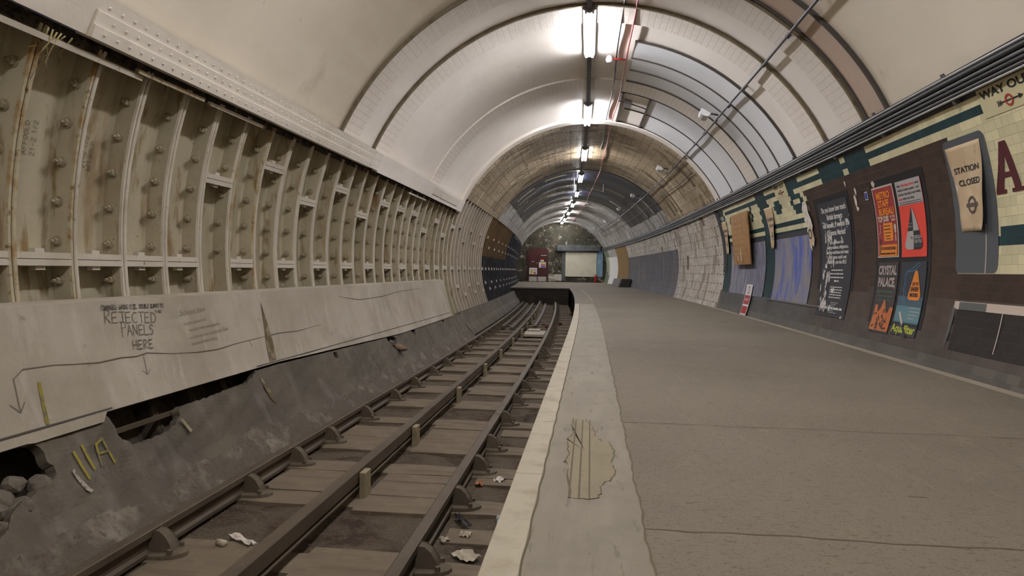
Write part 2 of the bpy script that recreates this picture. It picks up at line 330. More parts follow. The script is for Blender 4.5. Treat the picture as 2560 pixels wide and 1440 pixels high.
HW = {'R': [[(0, 0), (.05, 1), (.5, .95), (.55, .65), (.1, .45), (.6, 0)]], 'E': [[(.6, 1), (.05, .95), (0, 0), (.6, .05)], [(.02, .5), (.5, .52)]],
      'J': [[(.1, 1), (.7, 1)], [(.45, 1), (.45, .1), (.2, 0), (.05, .15)]], 'C': [[(.6, .9), (.3, 1), (0, .6), (.05, .2), (.3, 0), (.6, .1)]],
      'T': [[(0, 1), (.7, 1)], [(.35, 1), (.35, 0)]], 'D': [[(.05, 0), (.05, 1), (.5, .85), (.7, .5), (.5, .1), (.05, 0)]], 'P': [[(.05, -.1), (.1, 1), (.55, .95), (.6, .6), (.1, .5)]],
      'A': [[(0, 0), (.3, 1), (.6, 0)], [(.1, .4), (.5, .4)]], 'N': [[(0, 0), (.05, 1), (.55, .05), (.6, 1)]], 'L': [[(.05, 1), (0, 0), (.55, .03)]],
      'S': [[(.6, .9), (.3, 1), (.05, .75), (.5, .4), (.4, .05), (0, .05)]], 'H': [[(.03, 1), (0, 0)], [(.6, 1), (.6, 0)], [(0, .5), (.6, .5)]],
      'M': [[(0, 0), (.1, 1), (.35, .4), (.6, 1), (.7, 0)]], 'G': [[(.6, .9), (.3, 1), (0, .6), (.1, .1), (.5, 0), (.6, .45), (.35, .45)]], 'W': [[(0, 1), (.15, 0), (.35, .6), (.55, 0), (.7, 1)]],
      'O': [[(.3, 1), (0, .6), (.1, .1), (.4, 0), (.62, .4), (.55, .85), (.3, 1)]], 'I': [[(.1, 1), (.1, 0)]], 'Z': [[(0, 1), (.6, 1), (0, 0), (.6, 0)]], 'U': [[(0, 1), (.05, .1), (.4, 0), (.6, .2), (.6, 1)]],
      'B': [[(.05, 0), (.05, 1), (.5, .85), (.1, .52), (.6, .3), (.4, 0), (.05, 0)]], 'Q': [[(.3, 1), (0, .6), (.1, .1), (.4, 0), (.62, .4), (.55, .85), (.3, 1)], [(.4, .25), (.7, -.1)]], 'Y': [[(0, 1), (.3, .5), (.6, 1)], [(.3, .5), (.25, 0)]],
      'F': [[(.55, 1), (.05, .97), (.03, 0)], [(.04, .5), (.45, .52)]], 'X': [[(0, 1), (.6, 0)], [(.6, 1), (0, 0)]], '(': [[(.4, 1.2), (.1, .8), (.1, .2), (.4, -.2)]], ')': [[(.0, 1.2), (.3, .8), (.3, .2), (.0, -.2)]],
      ',': [[(.1, .1), (.0, -.15)]], '1': [[(.1, .8), (.3, 1), (.3, 0)]], '2': [[(0, .8), (.3, 1), (.55, .75), (0, 0), (.6, 0)]], '4': [[(.5, 0), (.5, 1), (0, .35), (.6, .35)]], '/': [[(0, 0), (.4, 1)]], '-': [[(0, .5), (.4, .5)]]}
def bars(x0, y, w, h, seed=1):
    """a line of print too small to read: word-long dashes"""
    rn = random.Random(seed); P = []; x = x0
    while x < x0 + w - h:
        l = min(rn.uniform(1.5, 4.5) * h, x0 + w - x); P.append(rect(x, y, x + l, y + h * .7)); x += l + h * .6
    return P
def hand(txt, x0, y0, h, wpen, adv=.8, first=1., slope=0.):
    out = []; x = x0
    for i, ch in enumerate(txt):
        k = h * (first if i == 0 else 1.)
        for pl in HW.get(ch, []): out += stroke([(x + a * h, y0 + (x - x0) * slope + b * k) for a, b in pl], wpen)
        x += h * (adv if ch != ' ' else .5)
    return out

exec_parts = []
# ================================================================== STRUCTURE
def struct(o, **k): tag(o, kind='structure'); return o
END, PIT_S = 48.5, 32.0
RV = 3.25
# --- vault
plaster_near = mat('cream_painted_plaster', (226, 215, 197), .45, layers=((.5, (212, 200, 180), .42, .75), ((3., .5, 3.), (230, 221, 205), .5, .8), (1.3, (200, 188, 168), .62, .8), (9., (156, 142, 122), .70, .80), (16., (90, 78, 62), .765, .79)), bump=(3., .3, .02))
struct(patch('ceiling', -8.2, 7.6, 24, 154.3, plaster_near, RV)); struct(patch('ceiling', 7.6, 15.55, 24, 154.3, plaster, RV))
struct(patch('ceiling', 15.5, 22.9, 24, 152.6, tan_zone, 3.235, thick=.05))
def navy_rf(s, t): return 3.225 + .012 * sin(s * 3.)
struct(patch('ceiling', 22.9, 32.4, 36, 140, navy_zone, ds=.25, rf=navy_rf, thick=.05))
struct(patch('ceiling', 22.9, 32.4, 24, 36, grey_zone, 3.235, thick=.05)); struct(patch('ceiling', 22.9, 32.4, 140, 152.6, grey_zone, 3.235, thick=.05))
def scal(s, t): return 3.235 + .035 * cos((s - 32.4) * 2 * pi / 3.2) ** 2
struct(patch('ceiling', 32.4, END + .1, 24, 155, grey_zone, ds=.2, rf=scal, thick=.05))
struct(patch('wall_bounce', -8.25, -8.2, 0, 359, plaster, .02, dt=20, rf=lambda s, t: .02 if s < -8.22 else 3.3))  # unseen end cap, added to bounce lamp light back up the tunnel
def trim(name, s0, s1, t0, t1, m, r=RV - .012, th=.02): return struct(patch(name, s0, s1, t0, t1, m, r, ds=.5, dt=2.5, thick=th))
# raised painted brick bands, their dusty cover strips and the plain panels between them
tr = trim('trim_1', 7.62, 8.15, 24, 154.3, band, RV - .03, .04)
trim('trim_2', 8.80, 9.38, 24, 155.8, band, RV - .03, .04)
trim('trim_3', 8.66, 8.97, 154.4, 158.6, band, 3.13, .05)
trim('trim_4', 12.12, 12.80, 24, 154.3, band, RV - .03, .04)
trim('trim_5', 7.585, 7.625, 24, 154.3, trimolive, RV - .04, .03); trim('trim_6', 8.755, 8.80, 24, 155.8, trimolive, RV - .04, .03)
trim('trim_7', 7.03, 7.08, 26, 82, trimdark, RV - .035, .03); trim('trim_8', 7.50, 7.54, 26, 82, trimdark, RV - .035, .03)
trim('trim_9', 15.30, 15.62, 24, 159, plaster, RV - .06, .08)
trim('ceiling_panel', 7.08, 7.50, 26, 82, plaster_tan, RV - .018, .015)
for a, b in ((10.05, 10.78), (10.81, 11.40), (11.43, 12.04)): trim('ceiling_panel', a, b, 26, 79.4, plaster_white, RV - .02, .016)
trim('ceiling_panel', 12.87, 14.04, 26, 70, plaster_white, RV - .02, .016); trim('ceiling_panel', 14.06, 15.28, 26, 69, plaster_white, RV - .02, .016)
for i, (a, t1) in enumerate(((10.03, 79.4), (10.795, 79.5), (11.415, 79.4), (12.07, 79.6), (12.84, 80.7), (15.30, 79.8))):
    trim('trim_%d' % (10 + i), a - .015, a + .015, 26, t1, trimdark, RV - .035, .025)
trim('trim_16', 14.04, 14.06, 26, 78, trimdark, RV - .035, .025)
for i, (t, s0, s1) in enumerate(((79.6, 12.87, 15.3), (70.3, 12.87, 15.3))):
    struct(patch('trim_%d' % (17 + i), s0, s1, t - .35, t + .35, trimdark, RV - .045, ds=.5, dt=1, thick=.035))

# --- riveted girder along the trackside springing (rivets are part of the casting)
def girder(name, s0, s1, rows):
    bm_v, bm_f, U = [], [], []
    prof = [(154.2, 3.21), (154.25, 3.135), (155.72, 3.135), (155.78, 3.12), (157.25, 3.12), (157.3, 3.105), (158.7, 3.105), (158.75, 3.135), (158.9, 3.21)]
    S = frange(s0, s1, 1.)
    for s in S:
        for t, r in prof: bm_v.append(Y(s, t, r)); U.append((s, radians(t) * R))
    n = len(prof)
    for i in range(len(S) - 1):
        for j in range(n - 1): bm_f.append((i * n + j, i * n + j + 1, (i + 1) * n + j + 1, (i + 1) * n + j))
    for e in (0, len(S) - 1): bm_f.append(tuple(e * n + j for j in range(n)))
    if rows:
        for row, (t, r) in enumerate(((155.05, 3.135), (156.5, 3.12), (157.95, 3.105))):
            s = 3.72 + .055 * (row % 2)
            while s < s1 - .05:
                b = len(bm_v); c = Y(s, t, r); rad = .011
                for k in range(6):
                    a = 2 * pi * k / 6; bm_v.append(Y(s + rad * cos(a), t + math.degrees(rad * sin(a) / r), r + .001)); U.append((s, t))
                for k in range(6):
                    a = 2 * pi * k / 6; bm_v.append(Y(s + rad * .6 * cos(a), t + math.degrees(rad * .6 * sin(a) / r), r - .009)); U.append((s, t))
                for k in range(6): bm_f.append((b + k, b + (k + 1) % 6, b + 6 + (k + 1) % 6, b + 6 + k))
                bm_f.append(tuple(b + 6 + k for k in range(6))); s += .11
    return link(name, bm_v, bm_f, plaster_g, None, U)
plaster_g = mat('thickly_painted_steel', (224, 216, 203), .5, layers=((3., (210, 200, 184), .5, .75), (26., (120, 106, 84), .70, .78)), bump=(14., .35, .008))
struct(girder('beam', 3.63, 8.66, True))
struct(patch('beam', -8, 3.63, 154.2, 158.7, plaster_g, 3.135, thick=.07))
struct(patch('cornice', 8.97, 15.35, 154.3, 159.0, plaster, 3.13, thick=.08, dt=2.4))
struct(patch('cornice', 12.2, 14.7, 155.0, 157.6, plaster_g, 3.118, thick=.02, dt=1.3))
# thin packing bars under the girder
bar = patch('packing_bar', 2.6, 4.22, 160.3, 160.9, cast_edge, 3.17, ds=.3, dt=.6, thick=.03)
tag(bar, 'long pale steel packing bar under the girder at its near end', 'bar')
bar = patch('packing_bar', 4.14, 4.9, 159.7, 160.2, cast_rust, 3.15, ds=.3, dt=.6, thick=.03)
tag(bar, 'short rust-stained packing bar lapping over the end of the longer pale bar', 'bar')
bar = patch('packing_bar', 5.0, 5.85, 159.8, 160.3, cast_edge, 3.16, ds=.3, dt=.6, thick=.03)
tag(bar, 'pale packing bar under the riveted girder ending at a rusty drip', 'bar')
bar = patch('packing_bar', 10.9, 12.1, 160.2, 160.7, cast_edge, 3.17, ds=.3, dt=.6, thick=.03)
tag(bar, 'slender pale bar below the plain plaster cornice, beside the smaller bays', 'bar')

struct(patch('trim_60', -6, 15.3, 158.8, 160.1, mat('crumbling_dark_gap', (66, 56, 46), .95, layers=((7., (110, 96, 76), .52, .66), (20., (30, 26, 22), .5, .6)), bump=(16., 1., .03)), 3.235, ds=.06, dt=.33, rf=lambda s, t: 3.235 + .012 * sin(s * 23 + t * 5) * sin(s * 7.3)))  # dark mottled strip closing the gap between girder and rings
# --- cast-iron lining on the track side: one lining_ring per casting, bolts and cross flanges are its pieces
WALL = tag(empty('wall_left', T(3, -3.2, -.8)), kind='structure')
P0, PR = 3.444, .4566
def ring_mesh(t0, t1, w=PR, rust=False):
    V, F, MI, U = [], [], [], []
    TH = frange(t0, t1, 3.)
    def strip(pts, k):
        b = len(V); n = len(pts)
        for t in TH:
            c, s = cos(radians(t)), sin(radians(t))
            for y, r in pts: V.append((r * c, y, r * s)); 
        for i in range(len(TH) - 1):
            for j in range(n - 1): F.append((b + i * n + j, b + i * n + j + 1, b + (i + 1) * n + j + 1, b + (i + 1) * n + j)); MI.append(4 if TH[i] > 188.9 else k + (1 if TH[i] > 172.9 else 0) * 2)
    g, f = .004, .034
    strip([(f, 3.235 + .01), (f, 3.365), (f + .02, 3.382), (w - f - .02, 3.382), (w - f, 3.365), (w - f, 3.245)], 0)
    strip([(g, 3.36), (g, 3.236), (g + .006, 3.23), (f - .006, 3.23), (f, 3.245)], 1)
    strip([(w - f, 3.245), (w - f + .006, 3.23), (w - g - .006, 3.23), (w - g, 3.236), (w - g, 3.36)], 1)
    for t in (t0, t1):        # closing flanges
        b = len(V); c, s = cos(radians(t)), sin(radians(t))
        for y, r in ((g, 3.23), (w - g, 3.23), (w - g, 3.385), (g, 3.385)): V.append((r * c, y, r * s))
        F.append((b, b + 1, b + 2, b + 3)); MI.append(0 if t < 172 else 2)
    me = bpy.data.meshes.new('lining_ring'); me.from_pydata(V, [], F)
    return me, MI
def ring_data(t0, t1, mats):
    me, MI = ring_mesh(t0, t1)
    for x in mats: me.materials.append(x)
    for p, k in zip(me.polygons, MI): p.material_index = k
    return me
cast_dark = mat('soot_caked_iron', (80, 70, 58), .95, layers=((8., (40, 34, 30), .5, .7),), bump=(30., .5, .01))  # darker iron colour for the ring parts behind the concrete facing
near_me = ring_data(159.4, 213, (cast, cast_edge, cast, cast_edge, cast_dark)); rust_me = ring_data(159.4, 213, (cast, cast_rust, cast, cast_rust, cast_dark))
near2_me = ring_data(159.4, 213, (cast, cast_edge, cast, cast_edge, cast))
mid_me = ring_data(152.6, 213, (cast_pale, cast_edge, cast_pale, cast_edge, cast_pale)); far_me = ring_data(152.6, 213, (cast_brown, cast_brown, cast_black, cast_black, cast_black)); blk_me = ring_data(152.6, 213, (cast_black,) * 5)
# hexagonal bolt: washer, nut and shank stub in one mesh, pointing along -y
def bolt_mesh():
    V, F = [], []
    def disc(r, y0, y1, k, rot=0, rr=None):
        b = len(V); rr = rr or r
        for y, q in ((y0, r), (y1, rr)):
            for i in range(k):
                a = 2 * pi * i / k + rot; V.append((q * cos(a), y, q * sin(a)))
        for i in range(k): F.append((b + i, b + (i + 1) % k, b + k + (i + 1) % k, b + k + i))
        F.append(tuple(b + k + i for i in range(k)))
    disc(.036, 0, -.010, 12, 0, .033); disc(.026, -.010, -.036, 6, .3, .024); disc(.013, -.036, -.058, 8, 0, .011)
    me = bpy.data.meshes.new('bolt'); me.from_pydata(V, [], F); me.materials.append(cast_bolt); return me
cast_bolt = mat('painted_bolt', (170, 158, 132), .55, layers=((30., (120, 92, 56), .58, .7),), bump=(60., .3, .004))
bolt_me = bolt_mesh()
def cross_mesh():
    V, F = [], []
    lbox(V, F, (0, PR / 2, .021), .155, PR - .05, .038); lbox(V, F, (0, PR / 2, -.021), .155, PR - .05, .038)
    lbox(V, F, (.04, PR / 2 - .02, .052), .04, .07, .026); lbox(V, F, (.04, PR / 2 - .02, -.052), .04, .07, .026)
    me = bpy.data.meshes.new('cross_flange'); me.from_pydata([tuple(v) for v in V], [], F); me.materials.append(cast_edge); return me
cross_me = cross_mesh()
cross_blk = cross_me.copy(); cross_blk.materials.clear(); cross_blk.materials.append(cast_pale)
def put(name, me, parent, loc, rot=(0, 0, 0)):
    o = bpy.data.objects.new(name, me); C.objects.link(o); o.parent = parent; o.location = loc; o.rotation_euler = rot; return o
N0, N1 = -4, 98
for n in range(N0, N1):
    s = P0 + n * PR
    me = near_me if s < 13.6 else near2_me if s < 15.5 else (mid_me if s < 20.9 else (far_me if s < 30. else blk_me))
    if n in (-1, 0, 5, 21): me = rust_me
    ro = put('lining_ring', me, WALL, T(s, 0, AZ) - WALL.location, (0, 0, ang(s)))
    if n <= 26:
        for k in range(7):
            t = 163.8 + 4.27 * k
            if k == 5 and n == 4: continue
            o = put('bolt', bolt_me, ro, (3.315 * cos(radians(t)), PR - .034, 3.315 * sin(radians(t))), (0, -radians(t) + pi, 0))
        fl = []
        if n < 4 or n % 2: fl.append(182.9)
        if n >= 4 and n % 2 == 0: fl.append(170.3 if n in (4, 8, 12, 20, 24) else 165.8)
        for t in fl: put('cross_flange', cross_me, ro, (3.307 * cos(radians(t)), 0, 3.307 * sin(radians(t))), (0, pi - radians(t), 0))
    else:
        for t in ((182.9,) if n % 2 else ((170.3, 195.) if n % 4 else (164.5, 191.))): put('cross_flange', cross_blk, ro, (3.307 * cos(radians(t)), 0, 3.307 * sin(radians(t))), (0, pi - radians(t), 0))
# dark back skin behind the castings
bk = patch('back_skin', -8, END, 150, 214, cast_black, 3.40, parent=WALL)

# --- concrete facing (pale) and battered haunch (dark) with broken holes showing the castings behind
def in_poly(x, y, P):
    c = False; j = len(P) - 1
    for i in range(len(P)):
        if (P[i][1] > y) != (P[j][1] > y) and x < (P[j][0] - P[i][0]) * (y - P[i][1]) / (P[j][1] - P[i][1]) + P[i][0]: c = not c
        j = i
    return c
HOLES = [[(3.80, 199.4), (5.62, 200.7), (5.58, 201.2), (5.40, 202.3), (4.9, 202.5), (4.50, 202.6), (4.40, 202.9), (4.42, 203.6), (4.33, 204.5), (4.22, 205.0), (4.1, 205.1), (3.95, 205.2), (3.86, 204.9), (3.80, 203.9), (3.78, 201.8), (3.74, 200.8)],
         [(1.8, 200.6), (3.19, 201.3), (3.24, 202.4), (3.25, 203.6), (3.28, 204.9), (3.22, 205.6), (3.10, 206.1), (2.98, 206.6), (2.86, 208.5), (2.7, 209.5), (2.3, 210), (1.8, 210)],
         [(9.28, 201.6), (9.42, 201.6), (9.62, 202.6), (9.75, 203.2), (9.66, 204.7), (9.52, 206.), (9.38, 204.2)], [(10.55, 202.1), (10.9, 202.3), (10.88, 203.2), (10.78, 204.6), (10.7, 203.4)],
         [(12.95, 202.5), (13.15, 202.5), (13.2, 203.9), (13.05, 203.5)], [(7.32, 201.9), (7.44, 201.9), (7.45, 203.1), (7.34, 203.2)], [(11.9, 202.3), (11.98, 202.3), (12.0, 203.2), (11.93, 203.2)]]
def haunch_mesh():
    S = frange(-2., 15.2, .03); top = 200.9
    TH = frange(top, 215.0, .45); V, F, U, MI = [], [], [], []
    n = len(TH)
    for s in S:
        for t in TH:
            r = 3.1 + (.0 if t < 209 else -(t - 209) * .010); tt = t
            if t == TH[0]: tt = top + (.0 if s < 6 else min(1.7, (s - 6) * .45))
            elif t < 203.2 and s > 6: tt = max(t, top + min(1.7, (s - 6) * .45) + .05 * (t - top))
            U.append((s, tt))
    cut, keep = set(), set()
    for i in range(len(S) - 1):
        for j in range(n - 1):
            x, y = U[i * n + j][0] + .015, (U[i * n + j][1] + U[i * n + j + 1][1]) / 2
            f4 = (i * n + j, i * n + j + 1, (i + 1) * n + j + 1, (i + 1) * n + j)
            if any(in_poly(x, y, P) for P in HOLES): cut.update(f4); continue
            keep.update(f4)
            F.append((i * n + j, i * n + j + 1, (i + 1) * n + j + 1, (i + 1) * n + j)); MI.append(1 if TH[j] > 210.2 + .9 * sin(S[i] * 2.1) + .5 * sin(S[i] * 7) else 0)
    for k in (cut & keep):                       # pull the rim onto the broken outline
        x, y = U[k]; best = None
        for P in HOLES:
            for a in range(len(P)):
                (x0, y0), (x1, y1) = P[a - 1], P[a]; dx, dy = (x1 - x0), (y1 - y0) * .054; L2 = dx * dx + dy * dy or 1e-9
                u_ = max(0, min(1, ((x - x0) * dx + (y - y0) * .054 * dy) / L2)); qx, qy = x0 + (x1 - x0) * u_, y0 + (y1 - y0) * u_
                d_ = hypot(x - qx, (y - qy) * .054)
                if best is None or d_ < best[0]: best = (d_, qx, qy)
        if best[0] < .06: U[k] = (best[1] + .006 * sin(best[2] * 40), best[2] + .12 * sin(best[1] * 70))
    for k, (x, y) in enumerate(U):
        t = y; r = 3.1 + (.0 if t < 209 else -(t - 209) * .010)
        V.append(Y(x, y, r + .003 * sin(x * 9.1 + y * 2) + .002 * sin(x * 31 + y * 3)))
    o = link('wall_left_haunch', V, F, [haunch, haunch_salt], None, mi=MI)
    md = o.modifiers.new('thickness', 'SOLIDIFY'); md.thickness = .06; md.offset = 1 if False else -1
    return struct(o)
H_ = haunch_mesh()
def facing():
    # pale slab face; lower edge follows the seam, notched above the long hole
    S = frange(-2., 14.1, .05); V, F, U = [], [], []
    rows = 12
    for s in S:
        t0 = 187.9; t1 = 200.55 + (0 if s < 6 else min(2.0, (s - 6) * .5))
        if s < 3.72: t1 = 201.55
        if s < 3.2: t1 = 201.4
        for j in range(rows + 1):
            t = t0 + (t1 - t0) * j / rows
            V.append(Y(s, t, 3.085 + .002 * sin(s * 5 + j))); U.append((s, t))
    n = rows + 1
    for i in range(len(S) - 1):
        for j in range(rows): F.append((i * n + j, i * n + j + 1, (i + 1) * n + j + 1, (i + 1) * n + j))
    k = len(V)
    for s in S: V.append(Y(s, 187.3, 3.235))
    for i in range(len(S) - 1): F.append((i * n, (i + 1) * n, k + i + 1, k + i))
    k2 = len(V)
    for i, s in enumerate(S): V.append(V[i * n + rows] + (Y(s, 201, 3.16) - Y(s, 201, 3.085)))
    for i in range(len(S) - 1): F.append((i * n + rows, k2 + i, k2 + i + 1, (i + 1) * n + rows))
    e = len(S) - 1; F.append(tuple(e * n + j for j in range(n)) + (k2 + e,) + (k + e,))
    return struct(link('wall_left_facing', V, F, concrete, None))
FAC = facing()
sm = lay('seam_line', [rect(0, -.005, 3.2, .005)], trimdark, lmap(.6, 200.3, .004, 3.085), FAC)
sm = lay('seam_line', [rect(0, -.004, 8.5, .004)], trimdark, lmap(5.6, 200.3, .004, 3.085, rot=-.004), FAC)
# far haunch: poured slab to the end of the pit
def haunch_far():
    V, F = [], []
    S = frange(15.2, PIT_S, 1.); TH = [202.2, 205, 208, 211, 213.5]
    for s in S:
        for t in TH: V.append(Y(s, t, 3.1 if t < 209 else 3.07))
        V.append(Y(s, 201.8, 3.24))
    n = 6
    for i in range(len(S) - 1):
        for j in range(4): F.append((i * n + j, i * n + j + 1, (i + 1) * n + j + 1, (i + 1) * n + j))
        F.append((i * n, (i + 1) * n, (i + 1) * n + 5, i * n + 5))
    return struct(link('wall_left_haunch', V, F, haunch, None))
haunch_far()

# --- ground of the pit, platform, pit end
def ground():
    S = frange(-3, PIT_S, .12); L = frange(-2.74, -.14, .08); V, F = [], []; n = len(L)
    for s in S:
        for l in L:
            edge = max(0, (-2.49 - l)) * 1.0 + (.015 * sin(s * 6) * (l < -2.55))
            V.append(T(s, l, -.822 + .012 * sin(s * 5.3 + l * 3) * sin(l * 7 + s) + .008 * random.random() + edge))
    for i in range(len(S) - 1):
        for j in range(n - 1): F.append((i * n + j, (i + 1) * n + j, (i + 1) * n + j + 1, i * n + j + 1))
    return struct(link('ground', V, F, dirt, None, smooth=True))
ground()
FL = struct(hplane('floor', -8.2, PIT_S, .20, 3.12, 0., paving))
struct(hplane('floor', PIT_S, END, -3.32, 3.12, 0., paving))
struct(prism('floor_edge', boxpoly(-.17, .20, -.09, 0.), -8.2, 17.0, strip_m))
tact = mat('grey_tactile_strip', (128, 120, 108), .85, layers=((8., (108, 100, 88), .5, .7),), bump=(40., .4, .006))
struct(prism('floor_edge', boxpoly(-.28, .20, -.09, 0.), 17.0, PIT_S + .02, tact))
for k in range(6): struct(boxT('trim_%d' % (30 + k), 17.1, 31.8, -.09 + .05 * k, -.075 + .05 * k, 0, .004, trimolive))
struct(boxT('trim_36', 18.5, 31.9, .2, .215, 0, .003, coping))
# white painted edge course: separate coping stones
edges = [x for x in frange(-3, 17, .96)]
CO = tag(empty('kerb', T(1., -.225, -.09)), kind='structure')
for i, (a, b) in enumerate(zip(edges[:-1], edges[1:])):
    o = bevel(prism('coping_stone', boxpoly(-.28, -.17, -.09, .004), a + .002, b - .002, coping, CO, ds=.5), .004)
# platform face below the nosing
struct(prism('wall_platform', boxpoly(-.16, -.10, -.86, -.09), -8., PIT_S, brickface))
struct(prism('wall_pit_end', boxpoly(-3.3, -.10, -.9, -.045), PIT_S, PIT_S + .2, brickface))
struct(boxT('trim_37', PIT_S - .03, PIT_S + .25, -3.3, -.26, -.05, .004, paving))
struct(boxT('pit_end_pillar', PIT_S - .12, PIT_S, -.5, -.27, -.83, -.35, brickface))
# worn, older yellow layer exposed in the edge strip, with its grooves; slab joints across the platform
jag = [(2.46, -.05), (2.9, -.075), (2.93, -.09), (3.0, -.075), (3.2, -.08), (3.35, -.085), (3.42, -.06), (3.6, -.075), (3.78, -.07), (3.74, .0), (3.62, .035), (3.45, .045), (3.33, .06), (3.28, .12), (3.1, .135), (2.95, .12), (2.8, .13), (2.62, .07), (2.46, .055)]
jr = random.Random(9); jg2 = []
for k in range(len(jag)):
    (a, b), (c, d) = jag[k], jag[(k + 1) % len(jag)]; m_ = 5
    for q in range(m_): u = q / m_; jg2.append((a + (c - a) * u + jr.uniform(-.018, .018), b + (d - b) * u + jr.uniform(-.007, .007)))
jag = jg2
V = [T(s, l, .0012) for s, l in jag]; c0 = T(3.1, 0, .0012)
wp = link('worn_paint', V + [c0], [(i, (i + 1) % len(V), len(V)) for i in range(len(V))], old_yellow, FL)
gro = mat('dirty_groove', (104, 94, 74), .9)
for k in range(0, len(jag)):
    if k % 9 == 4: continue
    (a, b), (c, d) = jag[k], jag[(k + 1) % len(jag)]; w_ = .002 + .002 * jr.random()
    link('worn_rim', [T(a, b - w_, .0022), T(c, d - w_, .0022), T(c, d + w_, .0022), T(a, b + w_, .0022)], [(0, 1, 2, 3)], gro, FL)
for l in (-.055, -.018, .02):
    link('groove', *(lambda V, F: (V, F))(*(lambda P: (P, [(0, 1, 2, 3)]))([T(2.45, l - .0035, .002), T(2.45, l + .0035, .002), T(3.76, l + .0035, .002), T(3.76, l - .0035, .002)])), gro, FL)
for s, l0, l1 in ((2.2, .2, 3.1), (3.75, .2, 3.1), (7.95, .2, 3.1), (5.6, .2, 1.4)):
    V, F = [], []
    L = frange(l0, l1, .07)
    for i, l in enumerate(L):
        d = .006 * sin(l * 9 + s) + .004 * sin(l * 31); wd = .002 + .003 * abs(sin(l * 13 + s * 3)); V += [T(s + d - wd, l, .0012), T(s + d + wd, l, .0012)]
    for i in range(len(L) - 1): F.append((2 * i, 2 * i + 1, 2 * i + 3, 2 * i + 2))
    link('slab_joint', V, F, gro, FL)
V, F = [], []
S = frange(-1, 17, .05)
for i, s in enumerate(S):
    d = .2 + .004 * sin(s * 11) + .003 * sin(s * 41); wd = .002 + .003 * abs(sin(s * 17)); V += [T(s, d - wd, .0014), T(s, d + wd, .0014)]
    d = -.168 + .003 * sin(s * 19); V += [T(s, d - .002, .0052), T(s, d + .004, .0014)]
for i in range(len(S) - 1): b = 4 * i; F += [(b, b + 1, b + 5, b + 4), (b + 2, b + 3, b + 7, b + 6)]
link('edge_joint', V, F, gro, FL)

# --- wall on the platform side: courses of glazed tiles, each tile its own face and colour
CR, GR, BR, BK, SL, GY, BRN2 = (216, 208, 170), (28, 60, 66), (68, 52, 44), (30, 30, 34), (98, 102, 104), (88, 82, 76), (82, 70, 63)
def tcol(s, t):
    rnd = random.random(); c = CR
    row = lambda a, b: a <= t < b
    if t > 22.5: return BK if s < 9.6 or s > 16 else (CR if 10.9 < s < 11.5 else (34, 34, 34))
    if s < 9.35:                                   # near panel
        if row(19.85, 21.3) and (5.62 < s < 7.55 or s > 8.2): c = GR
        if 8.65 < s < 9.4 and t > 18.5: c = GR
        if 7.85 < s < 8.4 and row(18.9, 22.5): c = GR
        if 7.4 < s < 7.85 and row(19.85, 21.3): c = GR
        if 1.3 < t < 4.0 and s < 5.73: c = GR
    else:
        if row(19.8, 21.2) and (9.35 < s < 10.3 or 11.5 < s < 15.4): c = GR
        if 10.25 < s < 10.9:                       # stepped diamond
            u = (s - 10.25) / .65
            for a, b, lo, hi in ((20, 22, 0, 1), (18.6, 20, .6, 1), (17.2, 18.6, .1, .95), (15.9, 17.2, 0, .35), (15.9, 17.2, .7, 1), (14.4, 15.9, .1, .9), (12.9, 14.4, .2, .7)):
                if a <= t < b and lo <= u <= hi: c = GR
        for cs in (11.58, 14.95, 13.75):           # little crosses
            if abs(s - cs) < .09 and 14.4 < t < 18.5 or abs(s - cs) < .26 and 15.7 < t < 17.2: c = GR
        if abs(s - 13.3) < .09 and 14.4 < t < 20: c = GR
        if row(11.1, 12.5): c = GR
        if row(7.3, 9.7): c = GR
        if 12.08 < s < 12.72 and t > -14: c = GR
        if s > 15.5: c = GR if (t < 12 or rnd < .55) else (160, 156, 140)
        if t < 7.3 and c == CR: c = (70, 72, 76)
        if t < -11: c = (88, 90, 90) if not (12.05 < s < 12.4 and t > -17) else (54, 64, 64)
    # brown painted field
    if 6.28 < s < 10.18 and t < 18.5: c = BR if t > -6.5 - .6 * math.sin(s * 3) else BRN2
    if s <= 6.28 and t < -2.7: c = (62, 46, 38) if t > -6.6 else BRN2
    if s < 6.3 and -14.2 < t < -8.3: c = (44, 40, 40)
    if t < -14.2 or (s > 6.37 and t < -11.5): c = tuple(int(v * .45 + w * .55) for v, w in zip(c, (84, 80, 76)))
    if t < -16.5: c = (96, 92, 86)
    j = 1 + (random.random() - .5) * (.10 if c == CR else .22)
    return tuple(min(255, v * j) for v in c)
def tile_wall():
    V, F, U, COL = [], [], [], []
    dth = 1.333; rows = 33; tw = .1524
    for k in range(rows):
        t1 = 23.85 - dth * k; t0 = t1 - dth; t0 = max(t0, -18.6)
        off = tw / 2 if k % 2 else 0
        s = -8.23 + off
        while s < 16.2:
            e = s + tw; b = len(V); jr = (random.random() - .5) * .0012
            for a, c in ((s, t0), (e, t0), (e, t1), (s, t1)):
                V.append(Y(a, c, R + jr)); U.append((a + 8.23 - off + (tw / 2 if k % 2 else 0), (23.85 - c) / dth * radians(dth) * R))
            F.append((b, b + 1, b + 2, b + 3)); COL.append(lin(tcol((s + e) / 2, (t0 + t1) / 2)) if s > 4 else lin(tcol(5., (t0 + t1) / 2))); s = e
    o = link('wall_right', V, F, tile_m, None, U)
    at = o.data.color_attributes.new('col', 'FLOAT_COLOR', 'CORNER')
    for p, c in zip(o.data.polygons, COL):
        for li in p.loop_indices: at.data[li].color = c
    return struct(o)
WR = tile_wall()
struct(patch('wall_right', 16.2, 37.4, 10.5, 25, pale_strip, R)); struct(patch('wall_right', 16.2, 22.9, -18.6, 10.5, pale_strip, R))
struct(patch('wall_right', 22.9, 37.4, -18.6, 10.5, dado, R - .002))
